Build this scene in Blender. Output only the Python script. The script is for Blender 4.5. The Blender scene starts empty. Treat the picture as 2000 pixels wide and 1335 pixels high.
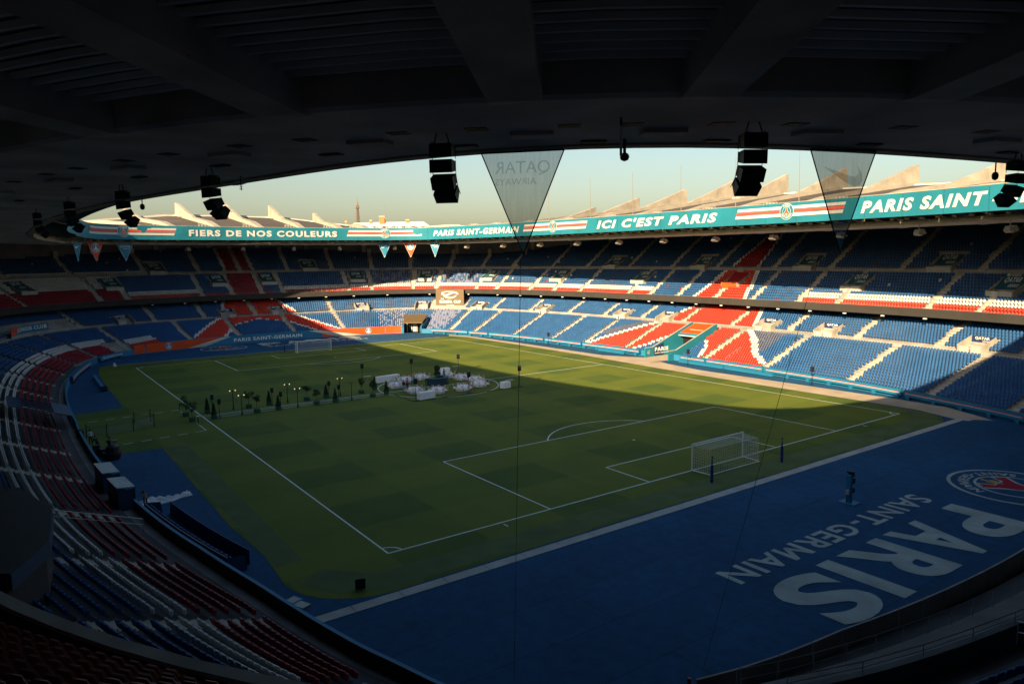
import bpy, bmesh, math, random
import numpy as np
from mathutils import Vector, Matrix
random.seed(7); rng = np.random.default_rng(7)
scene = bpy.context.scene
COL = scene.collection
PI = math.pi

# ---------------------------------------------------------------- camera, sky, sun, exposure
CAM = np.array([-94.8912, 53.9053, 19.6112]); YAW, PIT, ROL, FPX = -0.620317, -0.118933, -0.0129768, 1405.513
f = np.array([math.cos(PIT)*math.cos(YAW), math.cos(PIT)*math.sin(YAW), math.sin(PIT)])
r0 = np.array([math.sin(YAW), -math.cos(YAW), 0.0]); u0 = np.cross(r0, f)
RT = math.cos(ROL)*r0 + math.sin(ROL)*u0; UP = -math.sin(ROL)*r0 + math.cos(ROL)*u0; FW = f
cam = bpy.data.cameras.new('camera'); cam_ob = bpy.data.objects.new('camera', cam); COL.objects.link(cam_ob)
M = Matrix(((RT[0], UP[0], -FW[0], CAM[0]), (RT[1], UP[1], -FW[1], CAM[1]), (RT[2], UP[2], -FW[2], CAM[2]), (0, 0, 0, 1)))
cam_ob.matrix_world = M
cam.sensor_width = 36; cam.lens = FPX/2000*36; cam.clip_start = 0.1; cam.clip_end = 20000
scene.camera = cam_ob

SUN_EL = math.radians(21.7); SUN_TO = Vector((-31, 58, 65.8*math.tan(SUN_EL))).normalized()
world = bpy.data.worlds.new('World'); scene.world = world; world.use_nodes = True
nt = world.node_tree; nt.nodes.clear()
out = nt.nodes.new('ShaderNodeOutputWorld'); bg = nt.nodes.new('ShaderNodeBackground')
sky = nt.nodes.new('ShaderNodeTexSky'); sky.sky_type = 'NISHITA'; sky.sun_disc = False
sky.sun_elevation = SUN_EL; sky.sun_rotation = math.atan2(-31, 58); sky.altitude = 50
sky.air_density = 1.4; sky.dust_density = 2.3; sky.ozone_density = 2.4
bg.inputs['Strength'].default_value = 0.054
nt.links.new(sky.outputs[0], bg.inputs[0]); nt.links.new(bg.outputs[0], out.inputs[0])
sun = bpy.data.lights.new('sun', 'SUN'); sun.energy = 5.0; sun.angle = math.radians(0.5); sun.color = (1.0, 0.77, 0.46)
sun_ob = bpy.data.objects.new('sun', sun); COL.objects.link(sun_ob)
sun_ob.rotation_euler = SUN_TO.to_track_quat('Z', 'Y').to_euler(); sun_ob.location = (-60, 110, 90)
vs = scene.view_settings; vs.view_transform = 'Standard'; vs.look = 'None'; vs.gamma = 1; vs.use_curve_mapping = False
vs.exposure = 1.53
scene.cycles.max_bounces = 9; scene.cycles.diffuse_bounces = 7; scene.cycles.transparent_max_bounces = 12

# ---------------------------------------------------------------- materials
def mat(name, col, rough=0.8, var=0.0, scale=1.0, bump=0.0, bscale=20.0, metal=0.0, spec=0.3, stain=None, detail=4):
    m = bpy.data.materials.new(name); m.use_nodes = True; n = m.node_tree; b = n.nodes['Principled BSDF']
    b.inputs['Base Color'].default_value = (*col, 1); b.inputs['Roughness'].default_value = rough
    b.inputs['Metallic'].default_value = metal; b.inputs['Specular IOR Level'].default_value = spec
    tc = None
    if var or bump:
        tc = n.nodes.new('ShaderNodeTexCoord')
    if var:
        t = n.nodes.new('ShaderNodeTexNoise'); t.inputs['Scale'].default_value = scale; t.inputs['Detail'].default_value = detail
        n.links.new(tc.outputs['Object'], t.inputs['Vector'])
        cr = n.nodes.new('ShaderNodeValToRGB'); cr.color_ramp.elements[0].position = 0.3; cr.color_ramp.elements[1].position = 0.72
        lo = stain if stain else [c*(1-var) for c in col]
        hi = [min(1, c*(1+var)) for c in col] if not stain else col
        cr.color_ramp.elements[0].color = (*lo, 1); cr.color_ramp.elements[1].color = (*hi, 1)
        n.links.new(t.outputs['Fac'], cr.inputs['Fac']); n.links.new(cr.outputs['Color'], b.inputs['Base Color'])
    if bump:
        t2 = n.nodes.new('ShaderNodeTexNoise'); t2.inputs['Scale'].default_value = bscale; t2.inputs['Detail'].default_value = 5
        n.links.new(tc.outputs['Object'], t2.inputs['Vector'])
        bp = n.nodes.new('ShaderNodeBump'); bp.inputs['Strength'].default_value = bump; bp.inputs['Distance'].default_value = 0.05
        n.links.new(t2.outputs['Fac'], bp.inputs['Height']); n.links.new(bp.outputs['Normal'], b.inputs['Normal'])
    return m
MT = dict(
 concrete=mat('concrete', (.34,.31,.26), .9, .22, .6, .15, 8),
 step=mat('stair_concrete', (.43,.38,.31), .9, .2, 1.5),
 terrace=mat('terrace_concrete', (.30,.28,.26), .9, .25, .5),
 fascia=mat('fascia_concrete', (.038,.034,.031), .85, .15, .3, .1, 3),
 soffit=mat('roof_soffit_concrete', (.48,.48,.50), .9, .3, .35, .35, 2.5),
 rib=mat('rib_concrete', (.50,.48,.48), .9, .3, .5, .35, 3),
 corr=mat('ceiling_sheet', (.34,.37,.44), .6, .15, .5),
 dark=mat('dark_paint', (.02,.022,.028), .7, .2, 1),
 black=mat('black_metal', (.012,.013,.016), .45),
 backwall=mat('back_wall', (.16,.16,.17), .9, .25, .3),
 finc=mat('fin_concrete', (.42,.37,.30), .9, .28, .35, .2, 4, stain=(.26,.225,.18)),
 roofbrown=mat('roof_covering', (.085,.068,.06), .9, .2, .2),
 rooflight=mat('roof_light_concrete', (.33,.29,.235), .9, .15, .4),
 beam=mat('edge_beam_paint', (.34,.29,.22), .8, .15, .8),
 blue=mat('seat_blue', (.019,.084,.225), .55, .14, .5, spec=.2),
 white=mat('seat_white', (.56,.55,.53), .5, .1, .5, spec=.4),
 red=mat('seat_red', (.50,.028,.012), .45, .15, .5, spec=.4),
 greyseat=mat('seat_grey_blue', (.07,.085,.14), .5, .15, .5),
 lilac=mat('seat_lilac', (.16,.18,.29), .5, .15, .5),
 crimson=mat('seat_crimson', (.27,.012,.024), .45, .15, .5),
 carpet=mat('blue_turf', (.005,.07,.165), .95, .14, .15, .2, 30),
 path=mat('service_path_surface', (.42,.34,.25), .95, .15, .35, .1, 12),
 strip=mat('kerb_concrete', (.38,.38,.35), .9, .15, .8, .1, 10),
 line=mat('line_paint', (.70,.74,.70), .9, .12, 1.5),
 ground_white=mat('turf_lettering_white', (.36,.40,.37), .95, .2, .6, .2, 20),
 ground_red=mat('turf_lettering_red', (.33,.01,.03), .95, .2, .6),
 turf2=mat('edge_turf', (.085,.118,.040), .95, .18, .4, .4, 25),
 teal=mat('banner_teal', (.010,.15,.21), .7, .10, .25),
 bwhite=mat('banner_white', (.50,.49,.46), .7),
 bred=mat('banner_red', (.62,.07,.035), .7),
 bblue=mat('board_blue', (.02,.17,.30), .6, .08, .4),
 boardteal=mat('board_teal', (.012,.13,.235), .5, .08, .4),
 ceil=mat('ceiling_board', (.26,.27,.30), .8, .2, .5), battn=mat('ceiling_batten', (.62,.66,.74), .5, .1, .5),
 shadered=mat('seat_shaded_red', (.16,.010,.014), .5, .15, .5),  # red of the foreground upper-tier seats, with shade put into the colour
 dugblue=mat('dugout_blue', (.012,.045,.10), .5, .1, .5),
 shadeconc=mat('shaded_concrete', (.10,.10,.10), .9, .25, .5, .1, 6),  # terrace concrete darkened to paint in shade at the near left and near end
 orange=mat('wall_orange', (.66,.075,.01), .6, .08, .5),
 navy=mat('sign_navy', (.018,.025,.075), .6),
 signteal=mat('hood_teal', (.012,.075,.105), .6, .1, .6),
 letter=mat('sign_white', (.68,.68,.66), .6),
 gate=mat('gate_grey', (.38,.375,.35), .6, .08, 1),
 metal=mat('galvanised_metal', (.42,.42,.42), .4, metal=.6),
 goal=mat('goal_white', (.75,.77,.75), .4),
 bluepole=mat('pole_blue', (.01,.03,.14), .5),
 cloth=mat('white_cloth', (.86,.86,.87), .85, .06, 3, .4, 6),
 wood=mat('chair_wood', (.45,.33,.24), .6, .15, 4),
 foliage=mat('foliage', (.035,.065,.022), .8, .45, 2.5),
 foliage2=mat('topiary', (.02,.045,.018), .8, .4, 4),
 trunk=mat('bark', (.09,.065,.045), .9, .3, 8),
 planter=mat('planter_green', (.03,.11,.06), .7, .1, 3),
 skin=mat('skin', (.45,.28,.2), .6), hair=mat('hair', (.02,.015,.012), .6),
 suit=mat('dark_clothes', (.015,.016,.025), .8), jeans=mat('jeans', (.05,.13,.28), .9), pink=mat('pink_top', (.55,.12,.28), .8),
 sky_top=mat('light_blue_top', (.2,.36,.6), .8), whiteshirt=mat('white_shirt', (.7,.7,.7), .8),
 bar=mat('bar_front', (.02,.05,.075), .5), tower=mat('tower_brown', (.17,.135,.12), .8),
 brick=mat('chimney_brick', (.50,.17,.07), .9, .15, 3), zinc=mat('zinc_roof', (.52,.49,.45), .7, .12, .5), stone=mat('pale_stone', (.62,.56,.47), .9, .1, .3),
 europa=mat('board_tan', (.125,.085,.045), .6), gold=mat('gold', (.55,.38,.08), .6),
 asphalt=mat('asphalt', (.05,.05,.05), .95, .2, .05), plank=mat('canopy_sheet', (.42,.46,.44), .6, .15, 1),
 tan=mat('tan_cloth', (.45,.3,.2), .8), antenna=mat('antenna_grey', (.3,.26,.22), .5, metal=.5),
)
def emis(name, col, s):
    m = bpy.data.materials.new(name); m.use_nodes = True; b = m.node_tree.nodes['Principled BSDF']
    b.inputs['Base Color'].default_value = (*col, 1); b.inputs['Emission Color'].default_value = (*col, 1); b.inputs['Emission Strength'].default_value = s
    return m
MT['bulb'] = emis('lit_bulb', (1, .75, .4), .5)
def mesh_cloth(name, col, opac):
    m = bpy.data.materials.new(name); m.use_nodes = True; n = m.node_tree; n.nodes.clear()
    o = n.nodes.new('ShaderNodeOutputMaterial'); mx = n.nodes.new('ShaderNodeMixShader'); tr = n.nodes.new('ShaderNodeBsdfTransparent')
    df = n.nodes.new('ShaderNodeBsdfDiffuse'); tl = n.nodes.new('ShaderNodeBsdfTranslucent'); m2 = n.nodes.new('ShaderNodeMixShader')
    df.inputs[0].default_value = (*col, 1); tl.inputs[0].default_value = (*col, 1); m2.inputs[0].default_value = .5
    n.links.new(df.outputs[0], m2.inputs[1]); n.links.new(tl.outputs[0], m2.inputs[2])
    tc = n.nodes.new('ShaderNodeTexCoord'); w = n.nodes.new('ShaderNodeTexNoise'); w.inputs['Scale'].default_value = 2.2
    mp = n.nodes.new('ShaderNodeMapping'); mp.inputs['Scale'].default_value = (6, 6, .35)
    n.links.new(tc.outputs['Object'], mp.inputs[0]); n.links.new(mp.outputs[0], w.inputs['Vector'])
    ma = n.nodes.new('ShaderNodeMath'); ma.operation = 'MULTIPLY_ADD'; ma.inputs[1].default_value = .14; ma.inputs[2].default_value = opac-.07
    n.links.new(w.outputs['Fac'], ma.inputs[0]); n.links.new(ma.outputs[0], mx.inputs[0])
    n.links.new(tr.outputs[0], mx.inputs[1]); n.links.new(m2.outputs[0], mx.inputs[2]); n.links.new(mx.outputs[0], o.inputs[0])
    return m
MT['mesh_teal'] = mesh_cloth('pennant_mesh', (.02,.15,.18), .60)
MT['mesh_dark'] = mesh_cloth('pennant_mesh_dark', (.02,.09,.15), .66)
MT['mesh_letter'] = mesh_cloth('pennant_mesh_letter', (.34,.36,.36), .34)
MT['glass'] = mesh_cloth('glass_panel', (.3,.34,.34), .3)
def net_mat():
    m = bpy.data.materials.new('netting'); m.use_nodes = True; n = m.node_tree; n.nodes.clear()
    o = n.nodes.new('ShaderNodeOutputMaterial'); mx = n.nodes.new('ShaderNodeMixShader'); tr = n.nodes.new('ShaderNodeBsdfTransparent')
    df = n.nodes.new('ShaderNodeBsdfDiffuse'); df.inputs[0].default_value = (.6,.66,.64,1)
    mx.inputs[0].default_value = .10
    n.links.new(tr.outputs[0], mx.inputs[1]); n.links.new(df.outputs[0], mx.inputs[2]); n.links.new(mx.outputs[0], o.inputs[0])
    return m
MT['net'] = net_mat()
def grass_mat():
    m = bpy.data.materials.new('mown_grass'); m.use_nodes = True; n = m.node_tree; b = n.nodes['Principled BSDF']; L = n.links
    b.inputs['Roughness'].default_value = .85; b.inputs['Specular IOR Level'].default_value = .15
    tc = n.nodes.new('ShaderNodeTexCoord'); sp = n.nodes.new('ShaderNodeSeparateXYZ'); L.new(tc.outputs['Object'], sp.inputs[0])
    def math_(op, a, b_=None, c=None):
        k = n.nodes.new('ShaderNodeMath'); k.operation = op
        for i, v in enumerate((a, b_, c)):
            if v is None: continue
            if isinstance(v, (int, float)): k.inputs[i].default_value = v
            else: L.new(v, k.inputs[i])
        return k.outputs[0]
    nz = n.nodes.new('ShaderNodeTexNoise'); nz.inputs['Scale'].default_value = .9; L.new(tc.outputs['Object'], nz.inputs['Vector'])
    jit = math_('MULTIPLY', math_('SUBTRACT', nz.outputs['Fac'], .5), .35)
    def band(x, w, off):
        fr = math_('FRACT', math_('MULTIPLY', math_('ADD', math_('ADD', x, jit), off), 1/(2*w)))
        return math_('MULTIPLY', math_('LESS_THAN', fr, .5), 1.0)
    a = band(sp.outputs['X'], 5.5, 52.5+110); c = band(sp.outputs['Y'], 6.8, 34+136)
    s = math_('ADD', a, c)                                    # 0..2
    n2 = n.nodes.new('ShaderNodeTexNoise'); n2.inputs['Scale'].default_value = .22; n2.inputs['Detail'].default_value = 6; L.new(tc.outputs['Object'], n2.inputs['Vector'])
    n3 = n.nodes.new('ShaderNodeTexNoise'); n3.inputs['Scale'].default_value = 9; n3.inputs['Detail'].default_value = 6; L.new(tc.outputs['Object'], n3.inputs['Vector'])
    v = math_('MULTIPLY_ADD', math_('MAXIMUM', a, c), .12, math_('MULTIPLY', n2.outputs['Fac'], .45))
    v = math_('ADD', math_('MULTIPLY_ADD', n3.outputs['Fac'], .55, v), math_('MULTIPLY', s, .07)); v = math_('SUBTRACT', v, .08)
    cr = n.nodes.new('ShaderNodeValToRGB'); e = cr.color_ramp.elements
    e[0].position = .25; e[0].color = (.045,.090,.019,1); e[1].position = .85; e[1].color = (.152,.172,.022,1)
    L.new(v, cr.inputs['Fac']); L.new(cr.outputs['Color'], b.inputs['Base Color'])
    bp = n.nodes.new('ShaderNodeBump'); bp.inputs['Strength'].default_value = .5; bp.inputs['Distance'].default_value = .04
    n4 = n.nodes.new('ShaderNodeTexNoise'); n4.inputs['Scale'].default_value = 28; L.new(tc.outputs['Object'], n4.inputs['Vector'])
    L.new(n4.outputs['Fac'], bp.inputs['Height']); L.new(bp.outputs['Normal'], b.inputs['Normal'])
    return m
MT['grass'] = grass_mat()
def seams(m, w):
    n = m.node_tree; L = n.links; b = n.nodes['Principled BSDF']; src = b.inputs['Base Color'].links[0].from_socket
    tc = n.nodes.new('ShaderNodeTexCoord'); br = n.nodes.new('ShaderNodeTexBrick'); br.inputs['Scale'].default_value = 1; br.inputs['Brick Width'].default_value = 28; br.inputs['Row Height'].default_value = w
    br.inputs['Mortar Size'].default_value = .035; br.inputs['Color1'].default_value = (1,1,1,1); br.inputs['Color2'].default_value = (.84,.87,.88,1); br.inputs['Mortar'].default_value = (.5,.55,.6,1)
    mp = n.nodes.new('ShaderNodeMapping'); mp.inputs['Rotation'].default_value = (0, 0, PI/2); L.new(tc.outputs['Object'], mp.inputs[0]); L.new(mp.outputs[0], br.inputs[0])
    nz = n.nodes.new('ShaderNodeTexNoise'); nz.inputs['Scale'].default_value = 1.2; nz.inputs['Detail'].default_value = 8; nz.inputs['Roughness'].default_value = .7; L.new(tc.outputs['Object'], nz.inputs['Vector'])
    mr = n.nodes.new('ShaderNodeMapRange'); mr.inputs[1].default_value = .3; mr.inputs[2].default_value = .7; mr.inputs[3].default_value = .72; mr.inputs[4].default_value = 1.2; L.new(nz.outputs['Fac'], mr.inputs[0])
    m1 = n.nodes.new('ShaderNodeMix'); m1.data_type = 'RGBA'; m1.blend_type = 'MULTIPLY'; m1.inputs[0].default_value = 1; L.new(src, m1.inputs[6]); L.new(br.outputs['Color'], m1.inputs[7])
    m2 = n.nodes.new('ShaderNodeVectorMath'); m2.operation = 'SCALE'; L.new(m1.outputs[2], m2.inputs[0]); L.new(mr.outputs[0], m2.inputs['Scale']); L.new(m2.outputs[0], b.inputs['Base Color'])
seams(MT['carpet'], 4.0)

# ---------------------------------------------------------------- mesh helpers
class MB:
    def __init__(s): s.v = []; s.f = []; s.m = []; s.mats = []
    def mi(s, m):
        if m not in s.mats: s.mats.append(m)
        return s.mats.index(m)
    def add(s, vs_, fs, m, X=None):
        o = len(s.v)
        if X is None: s.v.extend([tuple(map(float, p)) for p in vs_])
        else: s.v.extend([tuple(X @ Vector(p)) for p in vs_])
        k = s.mi(m)
        for q in fs: s.f.append([i+o for i in q]); s.m.append(k)
    def box(s, c, d, m, X=None, rz=0):
        hx, hy, hz = d[0]/2, d[1]/2, d[2]/2; cs, sn = math.cos(rz), math.sin(rz)
        vs_ = [(c[0]+x*cs-y*sn, c[1]+x*sn+y*cs, c[2]+z) for z in (-hz, hz) for x, y in ((-hx,-hy),(hx,-hy),(hx,hy),(-hx,hy))]
        s.add(vs_, [(0,3,2,1),(4,5,6,7),(0,1,5,4),(1,2,6,5),(2,3,7,6),(3,0,4,7)], m, X)
    def hexa(s, p, m, X=None): # 8 points bottom 4 then top 4
        s.add(p, [(0,3,2,1),(4,5,6,7),(0,1,5,4),(1,2,6,5),(2,3,7,6),(3,0,4,7)], m, X)
    def tube(s, a, b, r, m, n=6, r2=None, X=None, caps=True):
        a = Vector(a); b = Vector(b); d = (b-a)
        if d.length < 1e-6: return
        q = d.to_track_quat('Z', 'Y').to_matrix(); r2 = r if r2 is None else r2; vs_ = []
        for p, rr in ((a, r), (b, r2)):
            for i in range(n):
                t = 2*PI*i/n; vs_.append(tuple(p + q @ Vector((rr*math.cos(t), rr*math.sin(t), 0))))
        fs = [(i, (i+1) % n, n+(i+1) % n, n+i) for i in range(n)]
        if caps: fs += [tuple(range(n-1, -1, -1)), tuple(range(n, 2*n))]
        s.add(vs_, fs, m, X)
    def prism(s, poly, z0, z1, m, X=None):
        n = len(poly); vs_ = [(x, y, z0) for x, y in poly]+[(x, y, z1) for x, y in poly]
        s.add(vs_, [tuple(range(n-1, -1, -1)), tuple(range(n, 2*n))]+[(i, (i+1) % n, n+(i+1) % n, n+i) for i in range(n)], m, X)
    def lathe(s, prof, m, n=12, X=None, c=(0, 0)):
        vs_ = [(c[0]+r*math.cos(2*PI*i/n), c[1]+r*math.sin(2*PI*i/n), z) for r, z in prof for i in range(n)]
        fs = [(k*n+i, k*n+(i+1) % n, (k+1)*n+(i+1) % n, (k+1)*n+i) for k in range(len(prof)-1) for i in range(n)]
        fs += [tuple(range(n-1, -1, -1)), tuple(range((len(prof)-1)*n, len(prof)*n))]
        s.add(vs_, fs, m, X)
    def build(s, name, parent=None, smooth=False):
        me = bpy.data.meshes.new(name); me.from_pydata(s.v, [], s.f)
        for m in s.mats: me.materials.append(MT[m])
        me.polygons.foreach_set('material_index', s.m)
        if smooth: me.polygons.foreach_set('use_smooth', [True]*len(s.f))
        me.update(); return link(name, me, parent)
def link(name, me, parent=None):
    o = bpy.data.objects.new(name, me); COL.objects.link(o)
    if parent is not None: o.parent = parent
    return o
def tag(o, label=None, cat=None, group=None, kind=None):
    if label: o['label'] = label
    if cat: o['category'] = cat
    if group: o['group'] = group
    if kind: o['kind'] = kind
    return o
def empty(name, loc=(0, 0, 0), rz=0.0, **k):
    o = bpy.data.objects.new(name, None); COL.objects.link(o); o.location = loc; o.rotation_euler = (0, 0, rz); o.empty_display_size = .3
    return tag(o, **k)
def copy_tree(o, parent=None):
    c = o.copy(); COL.objects.link(c)
    if parent is not None: c.parent = parent
    for ch in KIDS(o): copy_tree(ch, c)
    return c
def KIDS(o): return list(o.children)
def frame(p, ex, ey, ez): # matrix with columns
    return Matrix(((ex[0], ey[0], ez[0], p[0]), (ex[1], ey[1], ez[1], p[1]), (ex[2], ey[2], ez[2], p[2]), (0, 0, 0, 1)))

# text -> (verts, faces) normalised to a unit box in x (0..w) with cap height 1
_TXT = {}
def text2d(t, bold=0.0, shear=0.0, res=3):
    k = (t, bold, shear)
    if k in _TXT: return _TXT[k]
    cu = bpy.data.curves.new('t', 'FONT'); cu.body = t; cu.size = 1; cu.offset = bold; cu.shear = shear; cu.resolution_u = 6 if len(t) < 3 else res; cu.fill_mode = 'FRONT'
    cu.space_character = 1.0 + bold*4.5
    ob = bpy.data.objects.new('t', cu); COL.objects.link(ob); dg = bpy.context.evaluated_depsgraph_get(); dg.update()
    me = ob.evaluated_get(dg).to_mesh()
    v = np.array([p.co[:2] for p in me.vertices]); fs = [tuple(p.vertices) for p in me.polygons]
    ob.evaluated_get(dg).to_mesh_clear(); bpy.data.objects.remove(ob); bpy.data.curves.remove(cu)
    lo, hi = v.min(0), v.max(0)
    v = (v-lo)/(hi-lo); asp = (hi[0]-lo[0])/(hi[1]-lo[1])
    _TXT[k] = (v, fs, asp); return _TXT[k]
M_OUT = [(0,0),(0,1),(.2,1),(.5,.42),(.8,1),(1,1),(1,0),(.8,0),(.8,.62),(.56,.15),(.44,.15),(.2,.62),(.2,0)]
def put_text(mb, t, fn, x0, x1, y0, y1, m, bold=.02, shear=0.0):
    "map unit text box into fn(x,y)->3D"
    if 'M' in t and bold > 0:   # the built-in bold M overlaps itself: set it from its own outline
        i = t.index('M'); parts = [q for q in (t[:i], 'M', t[i+1:]) if q]
        wd = [1.0 if q == 'M' else text2d(q, bold, 0)[2] for q in parts]; gap = .13; tot = sum(wd)+gap*(len(parts)-1); x = x0; k = (x1-x0)/tot
        sh = (lambda a, b: fn(a+shear*(b-y0)*.55, b)) if shear else fn
        for q, w in zip(parts, wd):
            if q == 'M': mb.add([sh(x+a*w*k, y0+b*(y1-y0)) for a, b in M_OUT], [tuple(range(13))], m)
            else: put_text(mb, q, fn, x, x+w*k, y0, y1, m, bold, shear)
            x += (w+gap)*k
        return
    v, fs, asp = text2d(t, bold, shear)
    mb.add([fn(x0+a*(x1-x0), y0+b*(y1-y0)) for a, b in v], fs, m)
def disc(mb, fn, cx, cy, r1, m, r0=0.0, n=36, a0=0, a1=2*PI):
    vs_ = []; 
    if r0 == 0:
        vs_ = [fn(cx, cy)]+[fn(cx+r1*math.cos(a0+(a1-a0)*i/n), cy+r1*math.sin(a0+(a1-a0)*i/n)) for i in range(n+1)]
        mb.add(vs_, [(0, i+1, i+2) for i in range(n)], m)
    else:
        for r in (r0, r1): vs_ += [fn(cx+r*math.cos(a0+(a1-a0)*i/n), cy+r*math.sin(a0+(a1-a0)*i/n)) for i in range(n+1)]
        mb.add(vs_, [(i, n+1+i, n+2+i, i+1) for i in range(n)], m)
def poly(mb, fn, pts, m): mb.add([fn(*p) for p in pts], [tuple(range(len(pts)))], m)
def arc_text(mb, t, fn, cx, cy, r, h, a_mid, span, m, bottom=False, bold=.03):
    v, fs, asp = text2d(t, bold)
    def g(a, b):
        if bottom: th = a_mid+span*(a-.5); rr = r+h*(1-b)
        else: th = a_mid-span*(a-.5); rr = r+h*b
        return fn(cx+rr*math.cos(th), cy+rr*math.sin(th))
    mb.add([g(a, b) for a, b in v], fs, m)
def crest(mb, lift, cx, cy, R, ring, field, red, gold, letters=True):
    "round club crest: lift(x,y,layer)->3D"
    F = lambda k: (lambda x, y: lift(x, y, k))
    disc(mb, F(0), cx, cy, R, ring); disc(mb, F(1), cx, cy, R*.94, field)
    disc(mb, F(2), cx, cy, R*.60, ring); disc(mb, F(3), cx, cy, R*.555, field)
    if letters:
        arc_text(mb, 'PARIS', F(2), cx, cy, R*.66, R*.21, PI/2, 1.35, ring)
        arc_text(mb, 'SAINT-GERMAIN', F(2), cx, cy, R*.66, R*.17, -PI/2, 2.5, ring, bottom=True)
    k = R*.55
    tw = [(-.80,-.55),(-.42,-.15),(-.2,.3),(-.08,.95),(.08,.95),(.2,.3),(.42,-.15),(.80,-.55),(.5,-.8),(.3,-.42),(-.3,-.42),(-.5,-.8)]
    ow = [(-.86,-.5),(-.5,-.1),(-.27,.32),(-.14,.98),(.14,.98),(.27,.32),(.5,-.1),(.86,-.5),(.5,-.9),(.26,-.5),(-.26,-.5),(-.5,-.9)]
    for P, m, l in ((ow, ring, 4), (tw, red, 5)):
        c0 = [0, 1, 2, 9, 10, 11]
        poly(mb, F(l), [(cx+P[i][0]*k, cy+P[i][1]*k) for i in (0, 1, 10, 11)], m)
        poly(mb, F(l), [(cx+P[i][0]*k, cy+P[i][1]*k) for i in (1, 2, 5, 6, 9, 10)], m)
        poly(mb, F(l), [(cx+P[i][0]*k, cy+P[i][1]*k) for i in (2, 3, 4, 5)], m)
        poly(mb, F(l), [(cx+P[i][0]*k, cy+P[i][1]*k) for i in (6, 7, 8, 9)], m)
    disc(mb, F(6), cx, cy-k*.62, k*.17, gold, n=12)
    poly(mb, F(6), [(cx-k*.05, cy-k*.95), (cx+k*.05, cy-k*.95), (cx+k*.03, cy-k*.35), (cx, cy-k*.28), (cx-k*.03, cy-k*.35)], gold)
def swoosh(mb, fn, cx, cy, w, m, flip=False):
    sx = -1 if flip else 1
    top = [(-.5,.02),(-.47,-.12),(-.38,-.2),(-.22,-.17),(.5,.28)]; low = [(-.5,.02),(-.42,.16),(-.36,.2)]
    outl = [(-.36,.22),(-.47,.06),(-.49,-.08),(-.42,-.19),(-.28,-.22),(-.1,-.16),(.5,.18),(-.16,0.0),(-.3,-.02),(-.38,.05),(-.38,.13)]
    P = [(cx+sx*x*w, cy+y*w) for x, y in outl]; c = [(7, 6, 5), (7, 5, 4, 8), (8, 4, 3, 9), (9, 3, 2, 1), (9, 1, 0, 10)]
    mb.add([fn(*p) for p in P], [tuple(q) for q in c], m)
# ---------------------------------------------------------------- ring geometry of the bowl (s along the front wall, d outward, z up)
Q = [(0,47.4),(15,47.3),(30,46.5),(42,45.1),(52,43.0),(60,40.8),(66,38.3),(71,34.5),(74.3,29),(76.3,21),(77.6,11),(78,0)]
def ring_base(N=1440):
    q = np.array(Q, float)
    full = np.concatenate([q, (q*[1,-1])[::-1][1:], (q*[-1,-1])[1:], (q*[-1,1])[::-1][1:-1]]); n = len(full); pts = []
    for i in range(n):
        a, b, c, d_ = [full[(i+k) % n] for k in (-1, 0, 1, 2)]
        for j in range(20):
            t = j/20; pts.append(.5*((2*b)+(-a+c)*t+(2*a-5*b+4*c-d_)*t*t+(-a+3*b-3*c+d_)*t**3))
    P = np.array(pts)
    for _ in range(60): P = .5*P+.25*(np.roll(P, 1, 0)+np.roll(P, -1, 0))
    L = np.r_[0, np.cumsum(np.hypot(*(np.roll(P, -1, 0)-P).T))]; s = np.linspace(0, L[-1], N, endpoint=False); Pc = np.vstack([P, P[:1]])
    P = np.stack([np.interp(s, L, Pc[:, 0]), np.interp(s, L, Pc[:, 1])], 1)
    T = np.roll(P, -1, 0)-np.roll(P, 1, 0); T /= np.hypot(*T.T)[:, None]; Nn = np.stack([-T[:, 1], T[:, 0]], 1)
    if (Nn*P).sum() < 0: Nn = -Nn
    for _ in range(200): Nn = .5*Nn+.25*(np.roll(Nn, 1, 0)+np.roll(Nn, -1, 0))
    Nn /= np.hypot(*Nn.T)[:, None]; return P, Nn, L[-1]
P0, N0, LEN = ring_base(); NP = len(P0); PHI = np.arctan2(N0[:, 1], N0[:, 0]); DS = LEN/NP
DB = 4.9+1.69*np.cos(2*PHI)-1.03*np.cos(4*PHI)
def sidx(s): return (s/DS) % NP
def interp(A, s):
    i = sidx(s); a = int(i) % NP; t = i-int(i); return A[a]*(1-t)+A[(a+1) % NP]*t
def SP(s, d, z):
    p = interp(P0, s)+interp(N0, s)*d; return (float(p[0]), float(p[1]), float(z))
def nrm(s): v = interp(N0, s); return v/np.hypot(*v)
def db(s): return float(interp(DB, s))
def scale_at(s, d): # metres along the ring at offset d per unit of s
    a = np.array(SP(s-.5, d, 0)); b = np.array(SP(s+.5, d, 0)); return float(np.hypot(*(b-a)[:2]))
def SF(s, d, z): # local frame: x along ring (decreasing s: to the right when facing the stand), y outward, z up
    n = nrm(s); t = (n[1], -n[0], 0)
    return frame(SP(s, d, z), t, (n[0], n[1], 0), (0, 0, 1))
def proj(p):
    v = np.array(p)-CAM; z = v@FW
    if z <= .1: return None
    return 1000+FPX*(v@RT)/z, 667.5-FPX*(v@UP)/z, z
def unproj(x, y, z=0.0):
    d = FW+RT*(x-1000)/FPX+UP*(667.5-y)/FPX; return CAM+d*(z-CAM[2])/d[2]
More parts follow.
